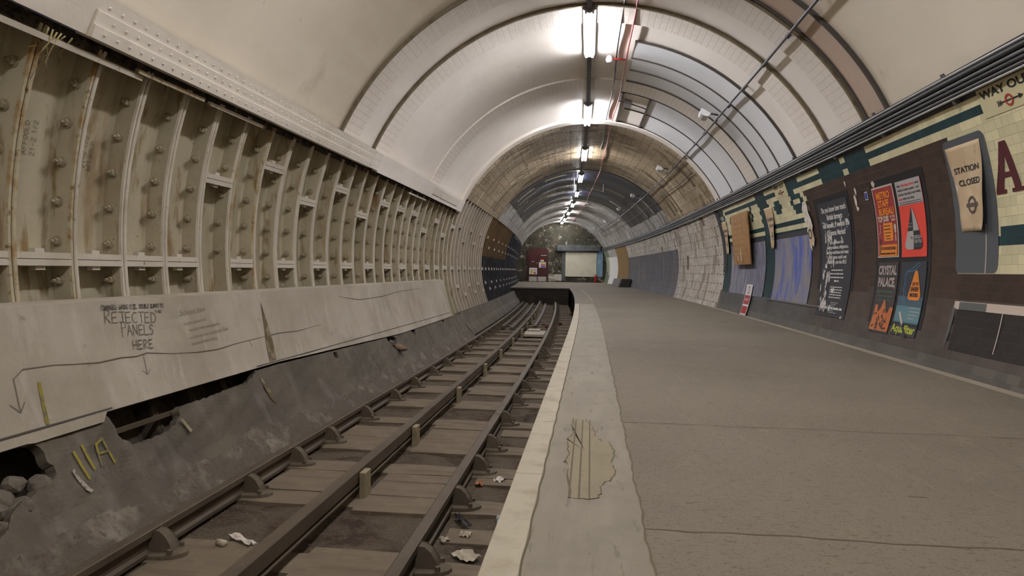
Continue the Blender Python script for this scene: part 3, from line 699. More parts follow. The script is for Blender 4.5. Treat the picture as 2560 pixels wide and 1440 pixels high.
struct(patch('wall_right', 37.4, 42.1, -18.6, 25, ochre, R - .01)); struct(patch('wall_right', 42.1, 46.2, 13.5, 25, grey_zone, R)); struct(patch('wall_right', 42.1, 46.2, -18.9, 13.5, white_p, R - .02))
far_t = mat('faded_green_wall', (112, 128, 104), .7, layers=((3., (136, 124, 92), .5, .7),))
struct(patch('wall_right', 46.2, END + .1, -18.9, 25, far_t, R)); struct(patch('trim_38', 46.3, 47.0, -8, 14, mat('far_cream_tile', (196, 190, 160), .5, brick=(.15, .12, .008, (120, 110, 84), 0), coord='uv'), R - .012, ds=.5, dt=2))
struct(patch('trim_39', 47.3, 47.8, -4, 14, MATS['far_cream_tile'], R - .012, ds=.5, dt=2))
# ragged dark edge where the tiling stops, dust fillet along the floor
struct(patch('trim_40', 15.95, 16.3, -3, 23.6, mat('dark_bitumen_edge', (50, 48, 52), .7, layers=((9., (120, 116, 108), .62, .7),)), R - .006, ds=.2, dt=2))
struct(prism('trim_41', [(2.98, .001), (3.1, .001), (3.1, .03), (3.05, .012)], -3, 16.5, mat('dust_fillet', (150, 140, 124), .95, bump=(40., .4, .01))))

# --- far headwall, door, board, beam
def head():
    V = [T(END, 0, AZ)]; F = []
    TH = frange(-19, 199, 4.)
    for t in TH: V.append(Y(END, t, 3.3))
    V.append(T(END, -3.3, -.02)); n = len(V)
    for i in range(1, n - 1): F.append((0, i, i + 1))
    F.append((0, n - 1, 1))
    return struct(link('wall_front', V, F, headw, None))
head()
def doorset():
    d = tag(empty('door_1', T(END - .06, -1.71, 0)), kind='structure')
    pts = [(-2.46, 0)] + [(-2.46, 2.25)] + [(-1.71 + .75 * cos(radians(a)), 2.25 + .18 * sin(radians(a))) for a in range(170, 0, -20)] + [(-.97, 2.25), (-.97, 0)]
    V = [T(END - .05, a, b) for a, b in pts] + [T(END + .02, a, b) for a, b in pts]; n = len(pts)
    F = [tuple(range(n))] + [(i, (i + 1) % n, n + (i + 1) % n, n + i) for i in range(n)]
    link('frame', V, F, maroon, d)
    for a, b in ((-2.34, -1.725), (-1.705, -1.06)):
        lf = bevel(boxT('leaf', END - .09, END - .05, a, b, .01, 1.96, maroon, d), .006)
        kp = link('kick_plate', [T(END - .095, x, z) for x, z in ((a + .02, .03), (b - .02, .03), (b - .02, .37), (a + .02, .37))], [(0, 1, 2, 3)], alu, lf)
    boxT('door_closer', END - .14, END - .09, -1.47, -1.1, 1.86, 1.92, alu, d)
    def sheet(nm, a, b, z0, z1, m): return boxT(nm, END - .10, END - .095, a, b, z0, z1, m, d)
    sheet('sign', -2.31, -1.74, .53, 1.0, white_p); sheet('sign', -1.62, -1.12, 1.02, 1.41, white_p); sheet('sign', -1.51, -1.27, 1.45, 1.56, white_p); sheet('sign', -1.51, -1.27, 1.56, 1.64, red_m)
    Yl = mat('warning_yellow', (214, 190, 40), .5); Bl = mat('mandatory_blue', (40, 70, 150), .5); Pk = mat('prohibition_red', (200, 50, 60), .5)
    for z, m in ((1.29, Yl), (1.17, Pk), (1.05, Bl)): boxT('sign_band', END - .105, END - .10, -1.48, -1.15, z, z + .08, m, d)
    V = [T(END - .106, a, b) for a, b in ((-2.24, .74), (-2.02, .74), (-2.13, .93))]; link('warning_triangle', V, [(0, 1, 2)], Yl, d)
    boxT('sign_band', END - .105, END - .10, -2.22, -2.05, .58, .70, Yl, d); boxT('sign_band', END - .105, END - .10, -1.98, -1.82, .58, .68, Pk, d)
    V = []; F = []
    for i in range(24): 
        a = 2 * pi * i / 24; V += [T(END - .106, -1.9 + .085 * cos(a), .83 + .085 * sin(a)), T(END - .106, -1.9 + .062 * cos(a), .83 + .062 * sin(a))]
    F = [(2 * i, 2 * i + 1, (2 * i + 3) % 48, (2 * i + 2) % 48) for i in range(24)]; link('prohibition_ring', V, F, Pk, d)
    boxT('door_handle', END - .13, END - .09, -1.78, -1.75, 1.25, 1.4, alu, d); boxT('door_plate', END - .1, END - .09, -2.12, -1.95, 1.42, 1.47, alu, d)
doorset()
def simple(name, label, cat, *a, **k):
    g = k.pop('group', None); o = boxT(name, *a, **k); return tag(o, label, cat, g)
bd = simple('wall_board', 'large cream painted board on the mouldy end wall beside the maroon door', 'board', END - .08, END, .28, 2.5, .41, 2.25, cream_board); 
struct(boxT('beam', END - .25, END, -.35, 2.75, 2.27, 2.66, grey_beam)); tag(tube('pipe', [T(END - .2, -.5, 2.22), T(END - .2, 2.6, 2.22)], .05, dkgrey), 'dark pipe along the underside of the grey beam on the end wall', 'pipe')
struct(boxT('wall_front_paint', END - .03, END, 2.5, 2.95, .41, 2.3, skyblue)); struct(boxT('wall_front_patch', END - .02, END, -.93, .02, .08, .56, pale_strip))
struct(boxT('wall_front_grey', END - .05, END, .05, .28, .1, 2.25, grey_beam))
bpy.context.view_layer.update()
# ================================================================== THINGS
ORD = ['first', 'second', 'third', 'fourth', 'fifth', 'sixth', 'seventh', 'eighth', 'ninth', 'tenth', 'eleventh', 'twelfth', 'thirteenth', 'fourteenth', 'fifteenth', 'sixteenth', 'seventeenth', 'eighteenth', 'nineteenth', 'twentieth']
def ordn(i): return ORD[i] if i < 20 else (['twenty', 'thirty', 'forty'][(i - 19) // 10] + '-' + ORD[(i - 19) % 10 - 1] if (i - 19) % 10 else ['twentieth', 'thirtieth', 'fortieth'][(i - 19) // 10])
def copy_tree(o, parent=None):
    c = o.copy(); C.objects.link(c); c.parent = parent
    for ch in o.children: copy_tree(ch, c)
    return c

# --- lamps
glow = bpy.data.materials.new('lit_tube'); glow.use_nodes = True
b_ = glow.node_tree.nodes['Principled BSDF']; b_.inputs['Emission Color'].default_value = (.965, .96, 1.0, 1); b_.inputs['Emission Strength'].default_value = LAMP; b_.inputs['Base Color'].default_value = (.9, .9, 1, 1)
LL = 1.84
def make_lamp():
    r = empty('fluorescent_light', (0, 0, 0))
    V, F = [], []
    prof = [(-.022, -.03), (.022, -.03), (.085, .012), (.08, .055), (-.08, .055), (-.085, .012)]
    for y in (-LL / 2, LL / 2):
        for a, b in prof: V.append(Vector((a, y, b + .02)))
    F = [(i, (i + 1) % 6, 6 + (i + 1) % 6, 6 + i) for i in range(6)] + [tuple(range(6))[::-1], tuple(range(6, 12))]
    link('housing', V, F, lampbody, r, local=True)
    for sx in (-.047, .047):
        tb = tube('tube', [(sx, -LL / 2 + .03, 0), (sx, LL / 2 - .03, 0)], .019, glow, r, 10, True)
        for sy in (-1, 1):
            V, F = [], []; lbox(V, F, (sx, sy * (LL / 2 - .012), .004), .03, .024, .05); link('lamp_holder', V, F, whitepl, tb, local=True)
    return r
lamp0 = make_lamp(); names = []
allS = LAMP_S + LAMP_BEHIND
for i, s in enumerate(allS):
    o = lamp0 if i == 0 else copy_tree(lamp0)
    z = 4.168
    if i == 7: s = 44.3
    o.location = T(s, -.07, z); o.rotation_euler = (0, 0, ang(s))
    lb = ['lit twin-tube fluorescent light, biggest in view, under the smooth cream vault', 'lit twin-tube fluorescent light by the white vault panels and the red-linked box', 'lit twin-tube fluorescent light under the tan stripped vault', 'lit twin-tube fluorescent light where the navy vault starts', 'lit twin-tube fluorescent light deeper within the navy vault', 'lit fluorescent light just past the navy vault, on silver-grey lining', 'lit fluorescent light, last but one before the mouldy end wall', 'lit fluorescent light closest to the mouldy end wall', 'lit fluorescent light on the vault just above the picture', 'lit fluorescent light on the vault behind the camera', 'lit fluorescent light farthest behind the camera'][i]
    tag(o, lb, 'lamp', 'ceiling lamps in line along the vault')
o = copy_tree(lamp0); s = 47.2; o.location = T(s, -.07, 4.16); o.rotation_euler = (0, 0, ang(s)); tag(o, 'lit fluorescent light touching the top of the mouldy end wall', 'lamp', 'ceiling lamps in line along the vault')
# conduits linking the lamps
pts = LAMP_S[:7] + [44.3]
segs = [(6.3, LAMP_S[0] - LL / 2)] + [(a + LL / 2, b - LL / 2) for a, b in zip(pts[:-1], pts[1:])]
lbl = ['grey conduit running out of the picture above the first lamp', 'grey conduit joining the first and second lamps', 'grey conduit joining the second and third lamps', 'dark conduit joining the third and fourth lamps', 'dark conduit joining the fourth and fifth lamps', 'conduit joining the fifth and sixth lamps', 'conduit joining the sixth and seventh lamps', 'conduit joining the seventh and eighth lamps']
for (a, b), L in zip(segs, lbl):
    p = prism('lamp_conduit', boxpoly(-.105, -.035, 4.19, 4.25), a, b, conduit_m, ds=1.); tag(p, L, 'conduit', 'conduits between the lamps')

# --- long runs on the vault
def run(name, s0, s1, th, r, rad, m, label, cat, group=None, wig=0., k=8, ds=.45, amp=.3):
    S = frange(s0, s1, ds); P = [Y(s, th + wig * sin(s * amp * 6.3 + th) + (wig * .6 * sin(s * 1.3)), r + (.006 * sin(s * 3.1) if wig else 0)) for s in S]
    return tag(tube(name, P, rad, m, k=k), label, cat, group)
rd = run('red_conduit', 4, 47, 81.0, 3.215, .010, red_pipe, 'thin red conduit running the length of the vault beside the lamps', 'conduit', wig=.35, amp=.08)
run('hanging_cable', 4, 19, 83.5, 3.225, .011, dkgrey, 'dark cable between the lamps and the red conduit', 'cable', wig=.18, amp=.2)
dc = run('lighting_conduit', 3.5, 44, 49.0, 3.17, .017, conduit_m, 'grey conduit crossing the panels halfway up the vault', 'conduit', wig=.12, amp=.05)
i = 0; s = 5.6
while s < 43:
    V, F = [], []; lbox(V, F, (0, 0, 0), .05, .03, .07)
    o = link('saddle', V, F, dkgrey, dc, local=True); o.location = Y(s, 49, 3.21) - dc.location; o.rotation_euler = (0, radians(41), ang(s)); s += 1.05
o = None
# floodlights / emergency boxes on black arms from the grey conduit
def make_flood():
    r = empty('floodlight', (0, 0, 0))
    V, F = [], []
    L = .36; W_ = .17
    prof = [(W_ * .5 * cos(a) * 1.0, .055 * sin(a)) for a in [radians(x) for x in range(0, 181, 30)]] + [(-W_ / 2, -.03), (W_ / 2, -.03)]
    n = len(prof)
    for y in (-L / 2, L / 2):
        for a, b in prof: V.append(Vector((a, y, -b)))
    F = [(i, n + i, n + (i + 1) % n, (i + 1) % n) for i in range(n)] + [tuple(range(n)), tuple(range(n, 2 * n))[::-1]]
    link('lamp_body', V, F, whitepl, r, local=True)
    tube('arm', [(.02, 0, .02), (.10, -.02, .07), (.2, -.04, .10)], .014, dkgrey, r, 6, True)
    V, F = [], []; lbox(V, F, (.0, .0, .045), .05, .12, .03); link('mount', V, F, whitepl, r, local=True)
    return r
fl0 = make_flood()
for i, (s, t) in enumerate(((11.4, 53.), (17.4, 53.7), (23.9, 55.), (29.2, 55.5), (36.5, 55.2), (43., 55.4))):
    o = fl0 if i == 0 else copy_tree(fl0)
    o.location = Y(s, t, 3.02); o.rotation_euler = (0, radians(32), ang(s) - .05)
    tag(o, ['white floodlight on a dark arm, biggest, over the white vault panels', 'white floodlight where the tan vault begins', 'white floodlight over the navy vault paint, larger of its two', 'white floodlight over the navy vault paint, smaller of its two', 'small white floodlight over the silver-grey vault', 'tiny white floodlight closest to the end wall'][i], 'floodlight', 'floodlights along the vault conduit')
# detector heads on red spurs
def sensor(name, s, t, label, cat, box=False):
    r = empty(name, Y(s, t, 3.19)); c = r.location
    if box:
        V, F = [], []; lbox(V, F, (0, 0, 0), .13, .26, .07); b = link('housing', V, F, lampbody, r, local=True); b.rotation_euler = (0, radians(90 - t), 0)
    else:
        V, F = [], []
        for y, q in ((.06, .03), (.02, .055), (-.02, .06), (-.05, .03)):
            for k in range(12): V.append(Vector((q * cos(k * pi / 6), q * sin(k * pi / 6), y)))
        F = [(j * 12 + k, j * 12 + (k + 1) % 12, (j + 1) * 12 + (k + 1) % 12, (j + 1) * 12 + k) for j in range(3) for k in range(12)] + [tuple(range(36, 48)), tuple(range(12))[::-1]]
        link('detector_head', V, F, whitepl, r, local=True)
    tube('spur', [(0, 0, .02), Vector(Y(s, 81, 3.215)) - c], .014 if not box else .01, red_m, r, 6, True)
    return tag(r, label, cat)
sensor('smoke_detector', 10.9, 85.6, 'round white detector on a red spur beside the dark cable', 'detector')
sensor('junction_box', 13.5, 77.4, 'grey box tied to the red conduit near the second lamp', 'box', True)
tag(tube('panel_cable', [Y(13.55 + .012 * k, 76 - k * 1.2, 3.215) for k in range(6)], .012, midgrey), 'short grey lead leaving the grey box across the panels', 'cable')

# --- cables along the platform wall
cab = [(26.6, 3.17, .012, pale_cable, 'topmost thin pale cable along the platform wall'), (25.95, 3.165, .021, dkgrey, 'thick dark cable just under the pale top cable on the platform wall'), (25.2, 3.165, .016, midgrey, 'mottled grey cable third down on the platform wall'), (24.55, 3.165, .017, dkgrey, 'dark cable fourth down on the platform wall'), (23.95, 3.17, .014, midgrey, 'grey cable second from the bottom on the platform wall'), (23.4, 3.17, .012, pale_cable, 'lowest thin pale cable along the platform wall')]
for t, r, rad, m, L in cab: run('wall_cable', -1, 48.3, t, r, rad, m, L, 'cable', 'cables along the platform wall', wig=.04, amp=.15, ds=.6)
tag(patch('cable_shelf', -1, 48.3, 23.1, 27.0, mat('sooty_cable_shelf', (60, 58, 60), .8, bump=(30., .4, .01)), 3.195, ds=.6, dt=1, thick=.02), 'long sooty backing shelf behind the wall cables', 'shelf')
s = 3.2; hk = 0
hook_me = None
while s < 33:
    V, F = [], []; lbox(V, F, (0, 0, 0), .022, .03, .27)
    if hook_me is None:
        h_ = link('cable_bracket', V, F, midgrey, None, local=True); hook_me = h_
    else: h_ = hook_me.copy(); C.objects.link(h_)
    h_.location = Y(s, 25, 3.175); h_.rotation_euler = (0, -radians(25), ang(s))
    tag(h_, 'cable bracket on the platform wall, %s from the near end' % ordn(hk), 'bracket', 'brackets holding the wall cables'); s += 1.35; hk += 1

# --- posters and signs on the platform wall
def poster(name, label, cat, sL, tT, w, h, m, off=.004, group=None, poly=None, maxe=.08):
    o = lay(name, [poly or rect(0, -h, w, 0)], m, rmap(sL, tT, off), None, maxe, thick=.002)
    tag(o, label, cat, group); return o
def on(par, nm, polys, m, sL, tT, off=.007, maxe=.05): return lay(nm, polys, m, rmap(sL, tT, off), par, min(maxe, .07))
H = lambda t0, t1: radians(t0 - t1) * R
black_p = mat('black_poster_paper', (44, 44, 50), .6, layers=((5., (206, 204, 200), .635, .66, 8), (40., (110, 106, 104), .66, .74)))
frame_m = mat('black_poster_frame', (26, 26, 30), .4, layers=((40., (130, 124, 112), .72, .8),))
ltr_w = mat('white_lettering', (208, 206, 202), .6, layers=((50., (90, 88, 88), .6, .66),))
struct(lay('trim_42', [rect(0, -H(15.5, -7), 1.24, 0)], frame_m, rmap(9.90, 15.5, .003), WR, .08))
p = poster('poster', 'tall black poster of white lettering with torn white patches', 'poster', 9.78, 14.2, 1.05, H(14.2, -13.2), black_p, .006)
P = []
def ctext(txt, cx, y, w, h, bold=.02, shear=0.): return text_polys(txt, cx - w / 2, y, w, h, bold, shear)
y = -.14
for t, w_, h_ in (('Do you know how much', .86, .072), ('British farmers', .54, .072), ('will benefit, if we join the', .94, .072), ('Common Market?', .64, .072), ('Do you know that', .45, .045), ('washing machines, refrigerators,', .76, .045), ('sewing machines and many', .78, .045), ('other items could cost', .64, .045), ('less if we join the EEC?', .64, .045)):
    if t == 'Do you know that': y -= .012
    P += ctext(t, .56, y, w_, h_, .034); y -= h_ * 1.45
for t, w_, h_ in ((21, .42, .024), (22, .50, .024), (23, .46, .024), (24, .16, .028)): P += bars(.58 - w_ / 2, y - .03, w_, h_, t); y -= .048
for k in range(5): P += bars(.39, y - .06, .42, .018, 30 + k); y -= .034
for k in range(7): P.append(rect(.50, y - .09 - k * .022, .50 + .26 - .05 * (k % 3), y - .085 - k * .022))
P += bars(.11, -H(14.2, -13.2) + .1, .82, .04, 40)
on(p, 'lettering', P, ltr_w, 9.78, 14.2, .009, .2)
tr_ = random.Random(5); P = []
for k in range(46):
    v = tr_.random(); cx, cy = .10 + .30 * tr_.random() ** 1.3 + .08 * sin(v * 7), -.42 - 1.02 * v; q = tr_.uniform(.012, .05)
    P.append([(cx + q * (.5 + tr_.random() * .7) * cos(a * pi / 5), cy + q * 1.9 * (.5 + tr_.random() * .7) * sin(a * pi / 5)) for a in range(10)])
on(p, 'torn_patch', P, mat('torn_poster_white', (196, 192, 188), .8, layers=((24., (70, 68, 70), .52, .60),)), 9.78, 14.2, .012)
# Metro and Design Centre posters on a shared black backing
struct(lay('trim_43', [rect(0, -H(15.5, -12.6), 1.22, 0)], frame_m, rmap(8.02, 15.5, .003), WR, .08))
cream_l = flat('poster_cream', (206, 190, 176)); metro_red = flat('poster_dull_red', (158, 56, 56)); orange = flat('poster_orange', (232, 138, 42)); verm = flat('poster_vermilion', (232, 74, 58)); pgrey = flat('poster_pale_grey', (176, 172, 170)); pblack = flat('poster_black', (40, 42, 48)); ltr_k = flat('poster_dark_ink', (60, 48, 50), dirty=False)
W1, H1 = .512, H(14.2, .3)
p = poster('poster', 'dull red bordered poster with orange METRO STAFF BUREAU lettering', 'poster', 7.975, 14.15, W1, H1, cream_l, .006)
on(p, 'red_field', [rect(.018, -H1 + .018, W1 - .018, -.018)], metro_red, 7.975, 14.15, .0085, .08)
P = text_polys('METRO', .09, -.135, .33, .075, .04) + text_polys('STAFF', .10, -.225, .27, .075, .04) + text_polys('BUREAU', .10, -.315, .36, .075, .04)
P += [rrect(.17, -.60, .40, -.405, .02), rrect(.05, -.765, W1 - .03, -.64, .01)]
on(p, 'orange_print', P, orange, 7.975, 14.15, .011, .1)
P = text_polys('TOP JOBS', .05, -.385, .27, .06, .05) + text_polys('IN THIS', .355, -.355, .12, .026, .03) + text_polys('AREA!', .375, -.39, .1, .026, .03)
for (cx, cy, q) in ((.45, -.46, .03), (.455, -.5, .02)): P.append([(cx + q * cos(a * pi / 7), cy + q * 1.2 * sin(a * pi / 7)) for a in range(14)])
P += stroke([(.08, -.43), (.1, -.42), (.09, -.5), (.06, -.52)], .008) + stroke([(.455, -.54), (.46, -.6)], .02)
on(p, 'pale_print', P, cream_l, 7.975, 14.15, .0115, .1)
P = text_polys('175 FINCHLEY ROAD', .12, -.695, .33, .032, .04) + bars(.10, -.745, .37, .024, 2) + bars(.19, -.44, .15, .012, 3) + bars(.195, -.48, .17, .018, 4) + bars(.2, -.515, .15, .012, 5) + bars(.22, -.55, .12, .012, 6) + bars(.23, -.58, .12, .012, 7)
P += stroke([(.085, -.6), (.09, -.66), (.08, -.74)], .02) + [[(.085 + .012 * cos(a * pi / 5), -.585 + .014 * sin(a * pi / 5)) for a in range(10)]]
on(p, 'dark_print', P, ltr_k, 7.975, 14.15, .0135, .1)
W2, H2 = .522, H(14.05, .15)
p = poster('poster', 'vermilion and grey poster with a black and white quartered rounded triangle', 'poster', 7.395, 14.05, W2, H2, verm, .006)
hg = H(14.05, 9.55)
on(p, 'grey_field', [rect(0, -hg, W2, 0)], pgrey, 7.395, 14.05, .0085, .08)
P = text_polys('Visit', .03, -.06, .07, .026, .02) + text_polys('your', .42, -.06, .08, .026, .02) + text_polys('guide to better buying - and', .03, -.105, .45, .026, .02) + text_polys('look for this black and white', .03, -.15, .47, .026, .02) + text_polys('when you shop', .12, -.195, .24, .026, .02) + bars(.03, -.226, .46, .009, 8) + bars(.03, -.245, .46, .009, 9)
on(p, 'dark_print', P, ltr_k, 7.395, 14.05, .0105, .2)
P = text_polys('The Design Centre', .12, -.06, .28, .026, .03) + text_polys('label', .03, -.195, .07, .026, .03)
on(p, 'red_print', P, verm, 7.395, 14.05, .0105, .2)
# quartered triangle
ax, at_, ab, mid_ = .265, -hg - .035, -H2 + .075, -.518
def tri_half(x, top, bot, yb):
    return None
def wid(y):
    u = (at_ - y) / (at_ - ab); return .012 + .19 * min(1, u) ** .95
def quarter(side, y0, y1):
    P = [(ax, y0), (ax, y1)]; n = 10; S_ = []
    for i in range(n + 1):
        yy = y1 + (y0 - y1) * i / n; w_ = wid(yy)
        if yy < ab + .05: w_ = wid(ab + .05) - .05 + math.sqrt(max(0, .05 ** 2 - (ab + .05 - yy) ** 2)) + (0)
        S_.append((ax + side * w_, yy))
    return P[:1] + [P[1]] + S_
on(p, 'black_quarter', [quarter(-1, at_, mid_), quarter(1, mid_, ab)], pblack, 7.395, 14.05, .0105, .2)
on(p, 'pale_quarter', [quarter(1, at_, mid_), quarter(-1, mid_, ab)], pgrey, 7.395, 14.05, .0105, .2)
P = text_polys('DESIGN', .275, -.598, .155, .034, .03) + text_polys('CENTRE', .275, -.642, .16, .034, .03) + text_polys('look', .19, -.45, .06, .018) + text_polys('right', .175, -.48, .08, .022)
on(p, 'pale_print', P, pgrey, 7.395, 14.05, .013, .2)
P = text_polys('The', .205, -.598, .05, .024, .02)
on(p, 'small_print', P, ltr_k, 7.395, 14.05, .013, .2); on(p, 'small_print', text_polys('LONDON', .275, -.684, .16, .03, .02), flat('poster_mid_grey', (96, 98, 104)), 7.395, 14.05, .013, .2)
# lower pair
dull = flat('faded_brown_paper', (66, 58, 58)); W3, H3 = .49, H(-.6, -14.3)
p = poster('poster', 'faded brown poster with CRYSTAL PALACE lettering and an orange crown shape', 'poster', 7.95, -.7, W3, H3, dull, .006)
on(p, 'lettering', text_polys('CRYSTAL', .02, -.13, .44, .095, .05) + text_polys('PALACE,', .03, -.26, .42, .095, .05), flat('dirty_white_print', (168, 156, 152)), 7.95, -.7, .009, .2)
on(p, 'green_print', bars(.02, -.33, .44, .03, 10) + bars(.05, -.375, .38, .022, 11) + bars(.1, -.42, .3, .022, 12), flat('faded_green_print', (64, 96, 74)), 7.95, -.7, .009, .2)
y0 = -H3 + .02
on(p, 'orange_print', [[(.0, y0), (.46, y0), (.47, y0 + .26), (.40, y0 + .27), (.36, y0 + .2), (.30, y0 + .25), (.26, y0 + .33), (.23, y0 + .34), (.18, y0 + .24), (.12, y0 + .2), (.10, y0 + .28), (.04, y0 + .28)]], flat('faded_orange_print', (196, 112, 58)), 7.93, -.7, .009, .06)
P = []
rnd = random.Random(3)
for k in range(26):
    a, b = .06 + rnd.random() * .34, y0 + .02 + rnd.random() * .2; P += stroke([(a, b), (a + rnd.uniform(-.04, .04), b + rnd.uniform(-.03, .03)), (a + rnd.uniform(-.05, .05), b + rnd.uniform(-.03, .04))], .012)
on(p, 'dark_print', P, dull, 7.93, -.7, .011, .2)
W4, H4 = .52, H(-.6, -14.0)
p = poster('poster', 'dark blue poster with a cigarette, curling smoke and green Aquafilter lettering', 'poster', 7.385, -.7, W4, H4, mat('dark_slate_paper', (52, 56, 66), .5, layers=((40., (110, 108, 108), .72, .8),)), .006)
bl = H4 * .60
tealb = flat('pale_teal_print', (98, 138, 148)); midteal = flat('mid_teal_print', (72, 98, 112))
on(p, 'teal_field', [rect(.0, -H4 + .12, W4, -bl)], tealb, 7.385, -.7, .0085, .06); on(p, 'teal_field', [rect(.0, -bl, W4, -bl + .1)], midteal, 7.385, -.7, .0085, .06)
on(p, 'grass_print', [[(x / 60 * W4, -H4 + .11), ((x + 1) / 60 * W4, -H4 + .11), ((x + .5) / 60 * W4, -H4 + .13 + .02 * abs(sin(x * 2.3)))] for x in range(60)], pblack, 7.385, -.7, .010, .2)
on(p, 'orange_print', [[(.30, -.10), (.33, -.085), (.36, -.10), (.46, -.33), (.45, -.37), (.42, -.385), (.24, -.385), (.21, -.37), (.205, -.33)]], orange, 7.385, -.7, .0095, .06)
on(p, 'dark_print', text_polys('JOIN THE', .275, -.235, .12, .03, .03) + text_polys('SAFER', .25, -.295, .16, .042, .04, .2) + text_polys('SMOKERS', .245, -.35, .17, .036, .04), ltr_k, 7.385, -.7, .012, .2)
on(p, 'smoke_print', stroke([(.42, -.02), (.36, -.06), (.28, -.09), (.2, -.10), (.13, -.1), (.1, -.14), (.11, -.22), (.09, -.28), (.12, -.33), (.09, -.38), (.13, -.40), (.12, -.45), (.09, -.48)], .01) + stroke([(.38, -.01), (.32, -.04), (.22, -.08), (.16, -.09), (.13, -.14), (.14, -.22), (.12, -.28), (.16, -.33), (.14, -.37), (.17, -.42), (.14, -.46)], .008), flat('blue_smoke_print', (82, 128, 160)), 7.385, -.7, .0095, .2)
on(p, 'cigarette_print', stroke([(.10, -.52), (.21, -.64)], .032), cream_l, 7.385, -.7, .0105, .2); on(p, 'cigarette_tip', stroke([(.21, -.64), (.33, -.755)], .036), pblack, 7.385, -.7, .0105, .2)
on(p, 'small_print', bars(.29, -.47, .2, .014, 13) + bars(.29, -.505, .2, .014, 14) + bars(.28, -.54, .18, .014, 15) + bars(.28, -.575, .15, .014, 16), pgrey, 7.385, -.7, .0095, .2)
on(p, 'name_print', text_polys('Aquafilter', .0, -H4 + .03, .50, .085, .03), flat('lime_print', (186, 194, 66)), 7.385, -.7, .0095, .2)
# station-closed papers
def closed(label, sL, tT, w, h, txtc, narrow=0., curl=0., big=True, grey=False):
    n = 10; V, F = [], []
    def prof(u, v): # u across 0..1, v down 0..1
        ww = w * (1 - narrow * v); x = (narrow * .55 * w * v) + u * ww; o_ = .004 + curl * (u ** 2) * v * .9 + .006 * sin(v * 9 + u * 3) * (.3 + v)
        return Y(sL - x, tT - math.degrees(h * v / R), R - max(.004, o_))
    for i in range(n * 2 + 1):
        for j in range(n + 1): V.append(prof(j / n, i / (n * 2)))
    for i in range(n * 2):
        for j in range(n): F.append((i * (n + 1) + j, (i + 1) * (n + 1) + j, (i + 1) * (n + 1) + j + 1, i * (n + 1) + j + 1))
    o = link('notice', V, F, kraft, smooth=True); md = o.modifiers.new('thick', 'SOLIDIFY'); md.thickness = .0015; md.offset = 0
    tag(o, label, 'notice', 'station closed notices on the platform wall')
    def mp(x, y):
        v = -y / h; ww = w * (1 - narrow * v); x0 = narrow * .55 * w * v; u = (x * w - x0) / ww if False else x
        q = prof(max(0, min(1, u)), max(0, min(1, v))); d = (T(sL - x * w, 0, AZ) - q).normalized(); return q + d * .004
    for t, yy, hh, x0, x1 in txtc: lay('lettering', text_polys(t, x0, yy, x1 - x0, hh, .02), ink, mp, o, .06)
    cy = -h * .70
    P = [[((a - .30) / .42 + .56, b) for a, b in q] for q in ringpoly(.30, cy, .075, .052, 24)] + [rect(.32, cy - .016, .80, cy + .016)]
    lay('roundel_print', P, mat('faded_roundel_ink', (92, 78, 72), .8), mp, o, .04)
    return o
closed('large kraft STATION CLOSED notice, torn and curling off its grey frame', 6.33, 16.8, .52, H(16.8, 3.6), (('STATION', -.235, .052, .10, .90), ('CLOSED', -.345, .052, .16, .92)), .28, .06)
closed('kraft STATION CLOSED notice curling off the green tile column between blue boards', 12.40, 17.5, .52, H(17.5, 4.6), (('STATION', -.235, .052, .08, .92), ('CLOSED', -.345, .052, .14, .9)), .3, .08)
closed('kraft STATION CLOSED notice at the ragged far end of the tiling', 16.02, 17.7, .50, H(17.7, 4.5), (('STATION', -.235, .052, .08, .92), ('CLOSED', -.345, .052, .14, .9)), .3, .05)
# grey frame painted round the big notice
struct(lay('trim_44', [rrect(0, -H(17.9, -2.7), .62, 0, .06)], mat('slate_grey_frame', (84, 88, 92), .45, layers=((30., (150, 148, 140), .72, .8),)), rmap(6.36, 17.9, .003), WR, .08))
struct(lay('trim_45', [rect(.45, -H(17.9, -2.7), .462, -.75)], cream_l, rmap(6.36, 17.9, .0045), WR, .08))
# torn remains
rag = [(0, 0), (.1, .02), (.16, -.05), (.14, -.15), (.2, -.25), (.24, -.36), (.2, -.42), (.26, -.55), (.22, -.66), (.14, -.62), (.15, -.72), (.06, -.64), (.08, -.5), (-.02, -.42), (.04, -.34), (-.08, -.25), (.0, -.18), (-.1, -.1)]
p = lay('torn_notice', [[(a * 1.0, b) for a, b in rag]], tornw, rmap(10.30, 15.6, .02), None, .05, thick=.003); tag(p, 'ragged torn white notice remains at the brown field edge beside the streaked board', 'notice')
lay('kraft_scrap', [[(.04, -.38), (.16, -.36), (.24, -.5), (.2, -.62), (.08, -.66), (.03, -.5)]], kraft, rmap(10.30, 15.6, .026), p, .05); lay('roundel_print', ringpoly(.12, -.47, .075, .05, 20), ink, rmap(10.30, 15.6, .029), p, .05)
# boards
p = poster('scrubbed_board', 'scraped blue-grey board with vertical streaks behind the hanging brown hardboard', 'board', 15.45, 7.4, 2.75, H(7.4, -11), scrub, .008, maxe=.15)
p = poster('scrubbed_board', 'blue-grey board with bright blue vertical stripes beside the brown painted field', 'board', 12.10, 7.2, 1.88, H(7.2, -11.2), scrub2, .008, maxe=.15)
struct(lay('trim_46', [rect(0, -.05, 1.92, .05)], dkgrey, rmap(12.12, 7.7, .006), WR, .1)); struct(lay('trim_47', [rect(0, -.05, 2.8, .05)], dkgrey, rmap(15.5, 7.9, .006), WR, .1))
struct(lay('trim_48', [rect(0, -.012, 2.6, .012)], flat('grey_dirty_wood', (104, 96, 88)), rmap(12.2, -11.3, .012), WR, .1))
